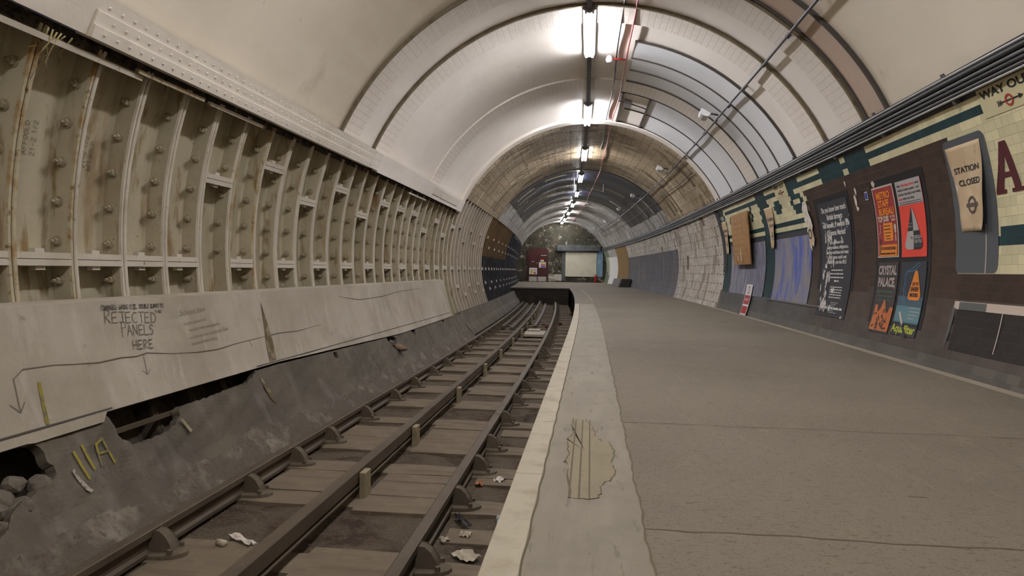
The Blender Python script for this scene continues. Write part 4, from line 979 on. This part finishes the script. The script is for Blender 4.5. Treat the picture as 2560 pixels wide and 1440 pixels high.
# hanging hardboard: straight panel leaning off the curved wall
V = [T(14.80, 3.02, 2.04), T(13.38, 3.02, 2.04), T(13.42, 3.13, 1.01), T(14.80, 3.13, 1.01)]; V2 = [v + Vector((-.02, 0, 0)) for v in V]
hb = link('hardboard_panel', V + V2, [(0, 1, 2, 3), (7, 6, 5, 4), (0, 4, 5, 1), (1, 5, 6, 2), (2, 6, 7, 3), (3, 7, 4, 0)], wood_brown); tag(hb, 'brown hardboard panel with chalk writing hung over the scraped board', 'board')
def hbm(x, y): 
    u, v = x / 1.4, -y / 1.04; a = V[0].lerp(V[1], u); b = V[3].lerp(V[2], u); return a.lerp(b, v) + Vector((-.024, 0, 0))
P = []
cr = random.Random(4)
for k in range(7):
    x = .12 + .08 * cr.random()
    while x < 1.15 - .1 * k * cr.random():
        n_ = cr.randint(3, 6); pts = [(x + .03 * q, -.13 - k * .115 + cr.uniform(-.02, .03)) for q in range(n_)]; P += stroke(pts, .009); x += .03 * n_ + .05
lay('chalk_writing', P, flat('chalk', (196, 172, 140), dirty=False), hbm, hb); lay('paint_splash', [[(.35, -.88), (.4, -.84), (.43, -.92), (.38, -.97)], [(.62, -.74), (.67, -.72), (.7, -.85), (.72, -.95), (.64, -.98), (.66, -.86)]], tornw, hbm, hb)
# WAY OUT panels and the big letter
wp_ = flat('wayout_cream', (206, 198, 158))
def wayout(label, sL, w, txtw, cut=False):
    o = poster('way_out_sign', label, 'sign', sL, 23.4, w, H(23.4, 19.0), wp_, .004, 'way out signs high on the platform wall')
    on(o, 'lettering', text_polys('WAY OUT', .03, -.10, txtw, .062, .03), ink, sL, 23.4, .007, .2)
    cx = .34; red = flat('roundel_red', (176, 58, 48), dirty=False)
    on(o, 'roundel_ring', ringpoly(cx, -.175, .046, .030), red, sL, 23.4, .009, .2)
    on(o, 'arrow', [rect(cx - .11, -.18, cx + .12, -.17), [(cx + .11, -.195), (cx + .16, -.175), (cx + .11, -.155)]] + [[(cx - .13 + k * .02, -.18), (cx - .12 + k * .02, -.18), (cx - .135 + k * .02, -.155), (cx - .145 + k * .02, -.155)] for k in range(3)] + [[(cx - .13 + k * .02, -.17), (cx - .12 + k * .02, -.17), (cx - .135 + k * .02, -.195), (cx - .145 + k * .02, -.195)] for k in range(3)], ink, sL, 23.4, .008, .2)
    return o
wayout('big cream WAY OUT sign with red ring and arrow above the large letter', 5.65, .72, .62)
wayout('small cream WAY OUT sign with red ring above the stepped green tile diamond', 11.5, .64, .56)
A_ = H(15.4, 8.3)
def serif_A():
    w_ = .36; hh = A_; return [[(.0, 0), (.13, 0), (.13, .03), (.095, .03), (.19, hh - .03), (.14, hh), (.03, .03), (.0, .03)], [(.14, hh), (.20, hh), (.20, hh - .04), (.13, hh - .04)], [(.16, hh), (.215, hh), (.31, .03), (.35, .03), (.35, 0), (.20, 0), (.20, .03), (.235, .03), (.15, hh - .03)], [(.08, .12), (.24, .12), (.24, .16), (.09, .16)]]
o = lay('letter_sign', serif_A(), flat('maroon_letter', (84, 26, 34)), rmap(5.72, 8.35, .005), None, .06, thick=.002); tag(o, 'big maroon capital A of the station name on cream tiles', 'letter')
# next letter along the wall, out of the picture on this side
# low cream outline with dark field
struct(lay('trim_49', [rect(.0, -.035, 2.6, .035)], cream_l, rmap(6.30, -7.7, .004), WR, .08)); struct(lay('trim_50', [[(0, 0), (.05, 0), (.02, -.36), (-.02, -.36)]], grey_beam, rmap(6.32, -7.8, .004), WR, .08)); struct(lay('trim_51', [rect(.70, -.33, .712, 0)], cream_l, rmap(6.30, -8.2, .004), WR, .08))
struct(lay('trim_52', [rect(.08, -.035, .48, .03)], grey_beam, rmap(6.30, -7.7, .006), WR, .08))
o = poster('no_entry_stick', 'narrow white and red caution strip leaning on the scraped board foot', 'sign', 13.85, -7.2, .46, .62, whitepl, .03); 
on(o, 'red_field', [rect(.03, -.40, .43, -.22), rect(.03, -.59, .43, -.44)], red_m, 13.85, -7.2, .034); on(o, 'prohibition_ring', ringpoly(.23, -.11, .08, .06, 20), red_m, 13.85, -7.2, .034); on(o, 'lettering', text_polys('NO ENTRY', .08, -.33, .3, .05, .02), whitepl, 13.85, -7.2, .037)
o.location = o.location
# little blue sticker and paper scraps stuck on the brown field
o = poster('blue_sticker', 'tiny white-rimmed blue sticker on the brown field between the posters', 'sticker', 8.18, 13.9, .075, .095, whitepl, .005); on(o, 'blue_field', [rect(.008, -.087, .067, -.008)], flat('sticker_blue', (48, 68, 150), dirty=False), 8.18, 13.9, .007)
scr = [(8.44, 15.2, .05, .09, 'upper cream paper scrap left of the blue sticker'), (8.50, 13.6, .07, .16, 'tall torn cream scrap beside the blue sticker'), (8.48, 11.2, .08, .05, 'small cream scrap below the tall torn one'), (8.68, 17.3, .04, .06, 'cream scrap at the top corner of the black-framed poster'), (6.28, 10.9, .03, .06, 'cream fleck on the brown field near the grey frame'), (7.95, 15.4, .09, .07, 'creased pale scrap on the frame above the Metro poster')]
for s, t, a, b, L in scr: tag(lay('paper_scrap', [[(0, 0), (a * .6, b * .15), (a, -b * .4), (a * .5, -b), (a * .1, -b * .6)]], tornw if a != .09 else cream_l, rmap(s, t, .005), None, thick=.002), L.replace('left of', 'beside'), 'scrap', 'paper scraps stuck to the wall')

# --- writing on the pale concrete
L_ = lambda s, t: lmap(s, t, .004, 3.085)
LR = lambda s, t: lmap(s, t, .004, 3.085, -.07)
def fitw_(P, w):
    x1 = max(a for q in P for a, b in q); return [[(a * w / x1, b) for a, b in q] for q in P]
P = hand('(DAMAGED, WRONG SIZE, DOUBLE QUANTITY)', 0, 0, .028, .0035, .62, 1., -.0) ; lay('handwriting', fitw_(P, .62), ink, lmap(3.90, 188.9, .004, 3.085, -.03), FAC, .2)
lay('handwriting', hand('FIXED', 0, 0, .02, .003, .7), ink, L_(4.42, 189.9), FAC, .2)
def fitw(P, w):
    x1 = max(a for q in P for a, b in q); return [[(a * w / x1, b) for a, b in q] for q in P]
lay('handwriting', fitw(hand('REJECTED', 0, 0, .074, .0055, .8, 1.2), .50), pencil, LR(3.92, 190.5), FAC, .2)
lay('handwriting', fitw(hand('PANELS', 0, 0, .070, .0055, .8, 1.3), .32), pencil, LR(4.05, 192.2), FAC, .2)
lay('handwriting', fitw(hand('HERE', 0, 0, .062, .0055, .85, 1.0), .20), pencil, LR(4.13, 194.1), FAC, .2)
for t, s, th, h_, w_ in (('Schrott bzw', 4.70, 190.6, .045, .34), ('stray material', 4.72, 192.0, .03, .30), ('nicht mit verpackt', 4.78, 193.0, .03, .42), ('an Schrott von Container Tube', 4.76, 194.1, .03, .56), ('assortment weg', 4.77, 195.0, .03, .36)):
    lay('handwriting', text_polys(t, 0, 0, w_, h_, -.012, .15), pencil, lmap(s, th, .004, 3.085, .05), FAC, .3)
arrow = [(3.18, 195.0), (3.25, 194.2), (3.45, 194.3), (3.6, 194.6), (3.8, 194.9), (4.0, 194.8), (4.14, 195.0), (4.25, 194.8), (4.5, 195.5), (4.8, 196.0), (5.1, 196.2), (5.4, 195.9), (5.7, 195.8), (6.2, 195.6), (6.6, 195.9), (7.2, 195.6)]
def sth(L): return [((s - 3.0), -(radians(t - 190) * 3.085)) for s, t in L]
P = stroke(sth(arrow), .006) + stroke(sth([(3.18, 195.0), (3.17, 198.2)]), .006) + stroke(sth([(3.12, 197.4), (3.17, 198.3), (3.21, 197.4)]), .006) + stroke(sth([(4.21, 195.0), (4.2, 197.3)]), .005) + stroke(sth([(4.16, 196.9), (4.2, 197.5), (4.24, 196.9)]), .005) + stroke(sth([(5.6, 195.9), (5.63, 197.0)]), .005) + stroke(sth([(7.9, 190.2), (8.6, 191.4), (9.6, 191.3), (10.4, 190.5), (12, 190.2)]), .006)
lay('handwriting', P, pencil, L_(3.0, 190), FAC, .3)
lay('yellow_mark', stroke(sth([(3.33, 195.9), (3.32, 198.), (3.31, 200.0)]), .022), yel, L_(3.0, 190), FAC, .3)
lay('stain_mark', [sth([(5.95, 189.6), (6.0, 193.5), (6.02, 197.), (5.98, 200.1), (5.85, 200.1), (5.90, 196), (5.94, 192.5)])], mat('brown_run_stain', (96, 82, 56), .8, layers=((14., (140, 126, 98), .45, .6),)), L_(3.0, 190), FAC, .1)
P = stroke([(0, 0), (.03, -.17)], .02) + stroke([(.07, .02), (.09, -.13)], .02) + stroke([(.15, -.13), (.17, .0), (.23, .02), (.24, -.06), (.25, -.14)], .016) + stroke([(.16, -.06), (.24, -.06)], .014)
lay('yellow_mark', P, yel, lmap(3.42, 203.6, .008, 3.1), H_, .1)
lay('stain_mark', [[(0, 0), (.04, 0), (.09, -.13), (.1, -.26), (.04, -.2), (.02, -.1)]], MATS['brown_run_stain'], lmap(5.6, 202.4, .008, 3.1), H_, .1)
lay('plaster_splash', [[(0, 0), (.02, .01), (.03, -.05), (.055, -.1), (.08, -.14), (.06, -.15), (.03, -.12), (.01, -.06)]], mat('lime_splash', (168, 160, 146), .9, layers=((30., (110, 100, 90), .5, .6),)), lmap(3.36, 205.4, .008, 3.1), H_, .1)
# dates chalked in the castings
for s, t, L in ((3.66, 172.2, 'AFFOOLD'), (3.72, 172.2, '21-2 1/2'), (4.13, 172.4, '21-2 1/2'), (4.19, 172.6, 'AFFOOLD')):
    mp = (lambda s, t: (lambda x, y: Y(s - y, t - math.degrees(x / 3.37), 3.374)))(s, t); lay('handwriting', hand(L, 0, 0, .034, .004, .85), pencil, mp, WALL, .2)

# --- in the broken holes: steel cross bar, loose angle, rubble
tag(boxT('steel_bar', 3.86, 4.62, -2.935, -2.915, -.235, -.205, steel), 'flat steel bar spanning the big broken hole in the haunch', 'bar')
o = lay('broken_angle', [[(0, 0), (.03, .0), (.08, -.10), (.05, -.11)]], ceramic, lmap(4.36, 204.2, .02, 3.1), None, .05, thick=.004); tag(o, 'pale broken steel tongue poking out below the cross bar hole', 'angle')
def rock(name, c, sz, m, label, cat, group, seed, flatn=1.):
    rn = random.Random(seed); bm = bmesh.new(); bmesh.ops.create_icosphere(bm, subdivisions=2, radius=1)
    ax = [Vector((rn.uniform(-1, 1), rn.uniform(-1, 1), rn.uniform(-1, 1))).normalized() for _ in range(9)]
    for v in bm.verts:
        for a in ax:
            d = v.co.dot(a); lim = .62 + .2 * abs(a.x)
            if d > lim: v.co -= a * (d - lim)
        v.co = Vector((v.co.x * sz[0], v.co.y * sz[1], v.co.z * sz[2] * flatn)) / 2 * 1.2
    me = bpy.data.meshes.new(name); bm.to_mesh(me); bm.free(); me.materials.append(m); o = bpy.data.objects.new(name, me); C.objects.link(o); o.location = c
    o.rotation_euler = (rn.uniform(-.3, .3), rn.uniform(-.3, .3), rn.uniform(0, 3)); return tag(o, label, cat, group)
rubm = mat('broken_concrete', (112, 104, 92), .9, layers=((12., (84, 76, 66), .5, .65),), bump=(30., .6, .01))
RB = [((3.20, 205.6, 3.17), (.13, .12, .12), 'squarish rubble block nearest the broken rim of the corner hole'), ((3.10, 204.6, 3.2), (.12, .12, .10), 'rubble block perched high in the corner hole'), ((3.05, 206.8, 3.17), (.15, .12, .11), 'large pale rubble block low in the corner hole'), ((2.93, 206.0, 3.2), (.12, .14, .12), 'rubble block against the dark back of the corner hole'), ((2.90, 208.0, 3.17), (.13, .12, .12), 'rubble block at the foot of the corner hole'), ((2.8, 207.2, 3.2), (.14, .14, .12), 'rubble block cut by the picture edge in the corner hole'), ((3.02, 205.4, 3.22), (.12, .1, .1), 'small rubble block wedged behind the others'), ((2.75, 209.2, 3.16), (.14, .12, .1), 'pale flat rubble piece at the lowest corner')]
for i, (c, sz, L) in enumerate(RB): rock('rubble_block', Y(*c), sz, rubm, L, 'rubble', 'rubble in the corner hole', i)
rock('rubble_block', Y(9.62, 206.2, 3.06), (.1, .22, .09), mat('pale_brown_rubble', (140, 118, 96), .9, bump=(30., .5, .01)), 'pale brown lump fallen from the narrow split in the haunch', 'rubble', 'rubble in the corner hole', 40)
rock('rubble_block', Y(9.50, 204.2, 3.13), (.14, .12, .12), rubm, 'grey lump jammed in the narrow split of the haunch', 'rubble', 'rubble in the corner hole', 41)

# --- track: sleepers, rails, chairs, insulators
SL_S = [1.55, 2.5, 3.5, 4.5, 5.27, 5.97, 6.98, 8.0, 9.0, 10.03, 11.07, 12.1, 13.05, 14.0]
while SL_S[-1] < 31: SL_S.append(SL_S[-1] + .93)
V, F = [], []
nx = 14
for i in range(nx + 1):
    x = -1.14 + 2.38 * i / nx
    for y, z in ((-.13, -.10), (-.125, .0), (.0, .004), (.125, .0), (.13, -.10)): V.append(Vector((x, y + .004 * sin(i * 2.3), z + .003 * sin(i * 1.7 + y * 9))))
for i in range(nx):
    for j in range(4): F.append((i * 5 + j, (i + 1) * 5 + j, (i + 1) * 5 + j + 1, i * 5 + j + 1))
F += [(0, 1, 2, 3, 4), tuple(nx * 5 + j for j in range(5))[::-1]]
sl0 = link('sleeper', V, F, sleep_m, None, local=True)
for i, s in enumerate(SL_S):
    o = sl0 if i == 0 else sl0.copy()
    if i: C.objects.link(o)
    o.location = T(s, -1.55, -.795 + .003 * sin(i * 2.)); o.rotation_euler = (0, 0, ang(s) + .006 * sin(i * 1.9))
    tag(o, 'dusty timber sleeper across the track, %s counting from the near end' % ordn(i), 'sleeper', 'timber sleepers of the track')
# boards filling between some sleepers
IB = [(3.22, .50), (4.31, .31), (4.64, .31), (4.97, .33), (5.77, .44), (6.22, .44), (6.69, .35), (7.67, .46), (8.62, .40), (9.03, .22), (9.60, .34), (9.96, .34), (10.53, .40), (11.5, .36), (11.9, .30), (12.7, .4), (13.6, .35), (14.6, .4), (15.5, .35)]
for i, (s, w_) in enumerate(IB):
    for bay, (a, b) in (('platform-side', (-1.555, -.975)), ('wall-side', (-2.36, -1.70))):
        if bay == 'wall-side' and i in (1, 6, 9, 11): continue
        o = tag(bevel(boxT('infill_board', s, s + w_, a, b, -.84, -.793 + .004 * sin(i * 2.3 + a), sleep_m), .004), 'dusty infill board in the %s half of the track, %s counting from the near end' % (bay, ordn(i)), 'board', 'infill boards between the sleepers')
        o.rotation_euler = (0, 0, .012 * sin(i * 3.1 + a))
for i, (s, w_) in enumerate(((3.9, .22), (5.0, .3), (6.5, .26), (8.5, .28), (10.5, .3))): tag(bevel(boxT('infill_board', s, s + w_, -.84, -.2, -.84, -.797, sleep_m), .004), 'short infill board between the platform-side rail and platform wall, %s from the near end' % ordn(i), 'board', 'infill boards between the sleepers')
def bull(c, zt):
    return [(c - .035, zt - .004), (c - .028, zt), (c + .028, zt), (c + .035, zt - .004), (c + .035, zt - .04), (c + .011, zt - .056), (c + .011, zt - .108), (c + .033, zt - .120), (c + .033, zt - .142), (c + .022, zt - .148), (c - .022, zt - .148), (c - .033, zt - .142), (c - .033, zt - .120), (c - .011, zt - .108), (c - .011, zt - .056), (c - .035, zt - .04)]
RLc, RRc, R4c = -1.669 - .7525, -1.669 + .7525, -1.63
tag(prism('running_rail', bull(RLc, -.645), -3, 31.9, steel), 'dusty running rail on the wall side, under the battered haunch', 'rail', 'rails of the track')
tag(prism('running_rail', bull(RRc, -.645), -3, 31.9, steel), 'dusty running rail on the platform side', 'rail', 'rails of the track')
tag(prism('conductor_rail', [(R4c - .04, -.605), (R4c - .036, -.6), (R4c + .036, -.6), (R4c + .04, -.605), (R4c + .04, -.690), (R4c + .014, -.70), (R4c + .014, -.712), (R4c + .045, -.716), (R4c + .045, -.724), (R4c - .045, -.724), (R4c - .045, -.716), (R4c - .014, -.712), (R4c - .014, -.70), (R4c - .04, -.690)], -3, 31.9, steel), 'thick centre conductor rail raised on pale insulators', 'rail', 'rails of the track')
pr = tag(prism('conductor_rail', boxpoly(-3.01, -2.94, -.68, -.58), 20.2, 31.9, steel), 'short outer conductor rail against the haunch at the far end', 'rail', 'rails of the track')
for i in range(9):
    s = 20.6 + i * 1.35; o = boxT('rail_support', s, s + .06, -2.97, -2.90, -.84, -.68, cast_edge, pr)
# rail chair: foot plate, curved jaw with ribs, two screws
def make_chair():
    r = empty('rail_chair', (0, 0, 0))
    V, F = [], []; n = 16
    for z, q in ((0, 1.), (.022, .97), (.03, .8)):
        for k in range(n):
            a = 2 * pi * k / n; V.append(Vector((.05 + .17 * q * cos(a), .085 * q * sin(a) * 1.1, z)))
    F = [(j * n + k, j * n + (k + 1) % n, (j + 1) * n + (k + 1) % n, (j + 1) * n + k) for j in range(2) for k in range(n)] + [tuple(2 * n + k for k in range(n)), tuple(range(n))[::-1]]
    link('foot_plate', V, F, steel_dark, r, local=True)
    V, F = [], []
    prof = [(.014, .02), (.014, .118), (.035, .138), (.07, .135), (.105, .108), (.132, .068), (.148, .024)]
    n = len(prof)
    for y, q in ((-.042, 1), (.042, 1)):
        for a, b in prof: V.append(Vector((a, y * (1.05 - b * 1.5), b)))
    F = [(i, (i + 1) % n, n + (i + 1) % n, n + i) for i in range(n)] + [tuple(range(n)), tuple(range(n, 2 * n))[::-1]]
    jw = bevel(link('jaw', V, F, steel_dark, r, local=True), .006, 2)
    V, F = [], []; lbox(V, F, (-.045, 0, .05), .05, .10, .07); link('jaw', V, F, steel_dark, r, local=True)
    for sy in (-.055, .055):
        V, F = [], []; 
        for z in (.02, .05):
            for k in range(6): V.append(Vector((.15 + .015 * cos(k * pi / 3), sy + .015 * sin(k * pi / 3), z)))
        F = [(k, (k + 1) % 6, 6 + (k + 1) % 6, 6 + k) for k in range(6)] + [tuple(range(6, 12))]; link('coach_screw', V, F, steel_dark, r, local=True)
    return r
ch0 = make_chair(); used = 0
for i, s in enumerate(SL_S):
    for side, c, nm in ((0, RLc, 'wall-side'), (1, RRc, 'platform-side')):
        o = ch0 if used == 0 else copy_tree(ch0); used = 1
        o.location = T(s + .02 * sin(i * 3. + side), c, -.796); o.rotation_euler = (0, 0, ang(s))
        tag(o, 'dusty iron rail chair under the %s running rail, %s counting from the near end' % (nm, ordn(i)), 'rail chair', 'rail chairs under the running rails')
# extra chairs squeezed together under the platform-side rail further along
for i, s in enumerate((12.6, 14.5, 15.4, 16.3, 17.2, 18.2)):
    o = copy_tree(ch0); o.location = T(s, RRc, -.80); o.rotation_euler = (0, 0, ang(s)); tag(o, 'extra rail chair squeezed in on the platform-side rail, %s extra one' % ordn(i), 'rail chair', 'rail chairs under the running rails')
def make_ins():
    r = empty('rail_insulator', (0, 0, 0))
    V, F = [], []; lbox(V, F, (.074, -.02, .105), .045, .12, .21); bevel(link('side_block', V, F, ceramic, r, local=True), .005)
    V, F = [], []
    pr_ = [(.07, 0), (.065, .03), (.045, .045), (.055, .06), (.045, .075), (.055, .09), (.04, .10)]
    for q, z in pr_:
        for k in range(10): V.append(Vector((q * cos(k * pi / 5), q * sin(k * pi / 5), z)))
    F = [(j * 10 + k, j * 10 + (k + 1) % 10, (j + 1) * 10 + (k + 1) % 10, (j + 1) * 10 + k) for j in range(6) for k in range(10)]; link('pot', V, F, steel_dark, r, local=True, smooth=True)
    return r
in0 = make_ins()
IN_S = [2.6, 4.62, 6.02, 8.06, 10.15, 12.05, 14.2, 16.4, 18.4, 20.4, 22.4, 24.4, 26.4, 28.4, 30.4]
for i, s in enumerate(IN_S):
    o = in0 if i == 0 else copy_tree(in0); o.location = T(s, R4c, -.82); o.rotation_euler = (0, 0, ang(s))
    tag(o, 'pale insulator block under the centre conductor rail, %s counting from the near end' % ordn(i), 'insulator', 'insulators under the centre rail')
# loose rails and slabs lying in the far part of the track
tag(prism('loose_rail', boxpoly(-2.26, -2.17, -.79, -.70), 18.2, 31.5, steel), 'loose rail lying between the wall-side rail and the centre rail, outer of two', 'rail', 'loose rails lying in the track')
tag(prism('loose_rail', boxpoly(-1.99, -1.90, -.79, -.70), 17.8, 31.5, steel), 'loose rail lying beside the centre rail on its wall side', 'rail', 'loose rails lying in the track')
tag(prism('loose_rail', boxpoly(-1.42, -1.33, -.79, -.71), 18.7, 31.5, steel), 'loose rail lying between the centre rail and platform-side rail', 'rail', 'loose rails lying in the track')
tag(bevel(boxT('paving_slab', 16.25, 17.3, -1.5, -1.0, -.79, -.72, concrete), .01), 'thick concrete slab lying between the rails', 'slab')
tag(bevel(boxT('paving_slab', 17.0, 17.5, -1.46, -1.15, -.718, -.69, coping), .01), 'smaller paler slab resting on the thick one', 'slab')
for i, (s, l) in enumerate(((19.1, -1.1), (19.6, -1.22), (20.3, -.75), (24.6, -.4))): tag(bevel(boxT('loose_brick', s, s + .22, l, l + .12, -.80, -.73, mat('loose_red_brick', (104, 72, 56), .9)), .006), ['loose brick beside the loose rail end', 'second loose brick just beyond the first', 'reddish brick against the platform-side chairs', 'dark red brick near the platform wall'][i], 'brick', 'loose bricks in the track')
# litter
rl = random.Random(11)
def crumple(name, c, sx, sy, m, label, cat, seed, group='litter beside the platform-side rail'):
    rn = random.Random(seed); n = 5; V, F = [], []
    for i in range(n + 1):
        for j in range(n + 1):
            e = .12 * (rn.random() - .5); V.append(Vector(((i / n - .5 + e * (i in (0, n))) * sx, (j / n - .5 + e * (j in (0, n))) * sy, .012 + .022 * rn.random())))
    F = [(i * (n + 1) + j, (i + 1) * (n + 1) + j, (i + 1) * (n + 1) + j + 1, i * (n + 1) + j + 1) for i in range(n) for j in range(n)]
    o = link(name, V, F, m, None, local=True); o.location = c; o.rotation_euler = (0, 0, rn.uniform(0, 3)); md = o.modifiers.new('thick', 'SOLIDIFY'); md.thickness = .002
    return tag(o, label, cat, group)
teal = flat('faded_teal_paper', (132, 144, 136)); papr = flat('dusty_paper', (176, 164, 144))
crumple('paper_scrap', T(4.28, -.52, -.81), .09, .17, teal, 'crumpled pale teal paper beside the platform wall foot', 'paper', 1)
crumple('paper_scrap', T(4.02, -.72, -.81), .07, .07, papr, 'small tan paper square by the platform-side rail', 'paper', 2)
crumple('paper_scrap', T(3.72, -.66, -.81), .11, .14, papr, 'larger dusty crumpled paper by the nearest big chair', 'paper', 3)
crumple('paper_scrap', T(3.93, -.83, -.81), .05, .06, papr, 'tiny crumpled paper touching the rail foot', 'paper', 4)
crumple('paper_scrap', T(5.12, -.66, -.81), .07, .09, tornw, 'white looped paper strip next to orange wrapper', 'paper', 5)
crumple('wrapper', T(5.0, -.8, -.81), .05, .07, flat('orange_wrapper', (176, 112, 66)), 'small orange-brown wrapper by the rail', 'wrapper', 6)
crumple('wrapper', T(5.45, -.52, -.81), .05, .1, flat('red_wrapper', (130, 56, 48)), 'faded red wrapper strip near the platform wall', 'wrapper', 7)
crumple('paper_scrap', T(10.4, -.42, -.81), .16, .12, tornw, 'white paper scrap further along near the platform wall', 'paper', 8)
crumple('wrapper', T(4.25, -.78, -.81), .22, .04, dkgrey, 'long dark crinkled wrapper with a pale edge', 'wrapper', 9)
crumple('plastic_strip', T(3.72, -2.0, -.80), .05, .22, tornw, 'white plastic strip lying between the wall-side and centre rails', 'strip', 10, 'litter between the rails')
crumple('plastic_strip', T(3.66, -1.82, -.80), .03, .12, papr, 'shorter pale strip beside the white plastic one', 'strip', 12, 'litter between the rails')
tag(tube('film_canister', [T(3.66, -2.12, -.78), T(3.64, -2.06, -.78)], .02, papr), 'small pale cylinder lying by the wall-side rail', 'canister')
for i in range(26):
    s = rl.uniform(2.6, 9.5); l = rl.choice([rl.uniform(-2.3, -1.75), rl.uniform(-1.5, -1.0), rl.uniform(-.8, -.3)]); a = rl.uniform(0, 3.1); q = rl.uniform(.05, .16)
    tag(tube('twig', [T(s, l, -.806), T(s + q * cos(a) * .5, l + q * sin(a) * .5, -.80), T(s + q * cos(a), l + q * sin(a) * 1.1, -.808)], .0022, steel_dark, k=5), 'thin dry twig lying in the track dirt', 'twig', 'twigs in the track dirt')
# gravel chips: countless
V, F = [], []
for i in range(2600):
    s = 2.4 + 16 * rl.random() ** 1.6; l = rl.uniform(-2.6, -.2); q = rl.uniform(.003, .009); b = len(V); z = -.806 + (.02 if False else 0)
    if l < -2.5: z = -.79
    for k in range(4): V.append(T(s + q * cos(k * 1.57 + i), l + q * sin(k * 1.57 + i), z))
    V.append(T(s, l, z + q * 1.1)); F += [(b, b + 1, b + 4), (b + 1, b + 2, b + 4), (b + 2, b + 3, b + 4), (b + 3, b, b + 4)]
tag(link('gravel', V, F, mat('gravel_chips', (128, 112, 92), .9, layers=((30., (84, 70, 56), .45, .6),)), None), 'scattered small grit between the rails', 'gravel', kind='stuff')
# salt lumps along the haunch foot: countless
V, F = [], []
for i in range(1500):
    s = 2.6 + 15 * rl.random() ** 1.5; l = rl.uniform(-2.62, -2.50) ; q = rl.uniform(.004, .014); b = len(V); z = -.80 + (-2.50 - l) * .9
    for k in range(4): V.append(T(s + q * cos(k * 1.57 + i), l + q * sin(k * 1.57 + i), z))
    V.append(T(s, l, z + q * 1.2)); F += [(b, b + 1, b + 4), (b + 1, b + 2, b + 4), (b + 2, b + 3, b + 4), (b + 3, b, b + 4)]
tag(link('rubble', V, F, mat('salt_crumbs', (140, 128, 112), .95), None), 'crumbled mortar fallen along the foot of the haunch', 'rubble', kind='stuff')
# coil of thin wire and the loop round the rail
P = [T(7.35 + .16 * cos(a * .35) + .002 * a, -.55 + .13 * sin(a * .35), -.80 + .0006 * a) for a in range(60)]
tag(tube('wire_coil', P, .0035, steel_dark, k=5), 'loose coil of thin dark wire beside the platform wall', 'wire')
P = [T(6.72, RRc + .075 * cos(a), -.70 + .075 * sin(a)) for a in [radians(x) for x in range(-30, 211, 20)]]
tag(tube('wire_loop', P, .003, steel_dark, k=5), 'thin wire looped over the platform-side rail', 'wire')

# --- things at the far end of the platform
def extinguisher():
    r = tag(empty('fire_extinguisher', T(END - .35, 2.42, 0)), 'red fire extinguisher on the floor before the mouldy end wall', 'extinguisher')
    V, F = [], []; pr_ = [(0, 0), (.085, 0), (.09, .02), (.09, .42), (.07, .48), (.03, .52), (.03, .56), (0, .56)]
    for q, z in pr_:
        for k in range(14): V.append(Vector((q * cos(2 * pi * k / 14), q * sin(2 * pi * k / 14), z)))
    F = [(j * 14 + k, j * 14 + (k + 1) % 14, (j + 1) * 14 + (k + 1) % 14, (j + 1) * 14 + k) for j in range(7) for k in range(14)]
    link('cylinder_body', V, F, red_m, r, local=True, smooth=True)
    V, F = [], []; lbox(V, F, (0, -.02, .59), .03, .14, .03); link('valve_handle', V, F, dkgrey, r, local=True)
    tube('hose', [(.05, 0, .56), (.12, -.02, .5), (.12, -.03, .25), (.1, -.03, .15)], .012, dkgrey, r, 6, True)
extinguisher()
tag(bevel(prism('concrete_bench_block', [(2.52, 0), (3.0, 0), (3.12, .42), (2.66, .42)], 36.2, 39.8, mat('grey_block_paint', (116, 112, 110), .8, layers=((2., (100, 96, 94), .5, .7),))), .02), 'long low grey sloping block against the platform wall beyond the dado', 'block')
tag(prism('dark_panel', [(2.45, 0), (3.0, 0), (3.1, .44), (2.62, .44)], 35.6, 36.18, mat('dark_panel_board', (62, 60, 54), .7)), 'dark board propped against the near end of the grey block', 'board')
for i, (s, l) in enumerate(((7.9, -2.0), )): pass
# thin rods hanging from the navy vault
for i, (s, t, d) in enumerate(((24.6, 95.5, .35), (27.2, 94, .6), (27.0, 77, .35), (25.6, 75.5, .3))):
    a = Y(s, t, 3.2); tag(tube('hanging_rod', [a, a - Vector((0, 0, d))], .008, pale_cable, k=5), ['short pale rod hanging from the navy vault, wall side', 'long pale rod hanging from the navy vault, wall side', 'pale rod hanging past the red conduit, deeper one', 'pale rod hanging past the red conduit, nearer one'][i], 'rod', 'rods hanging from the navy vault')
# faint cable along the far vault and stains on the near vault
run('slack_cable', 16, 44, 41.5, 3.19, .01, trimdark, 'slack thin cable below the grey conduit on the far vault', 'cable', wig=.5, amp=.03)

# yellow mineral drips hanging from the packing bar at the rust-stained flange
dm = mat('yellow_mineral_drip', (186, 170, 122), .7, layers=((20., (130, 100, 56), .5, .65),), bump=(60., .4, .004))
dr = random.Random(8)
for i, (s, t, l) in enumerate(((3.40, 159.6, .14), (3.43, 159.6, .30), (3.46, 159.7, .18), (3.49, 159.6, .24), (3.52, 159.7, .10), (3.57, 159.6, .13), (3.82, 159.8, .08), (5.86, 159.8, .09), (5.89, 159.9, .06))):
    P = [Y(s + .012 * q * dr.uniform(-1, 1), t + math.degrees(l * q / 4 / 3.2), 3.16 + .012 * q) for q in range(5)]
    tag(tube('mineral_drip', P, [.005, .0045, .0035, .0025, .0015], dm, k=6), 'thin yellowish mineral drip hanging under the girder over a rust-stained flange', 'drip', 'mineral drips under the girder')
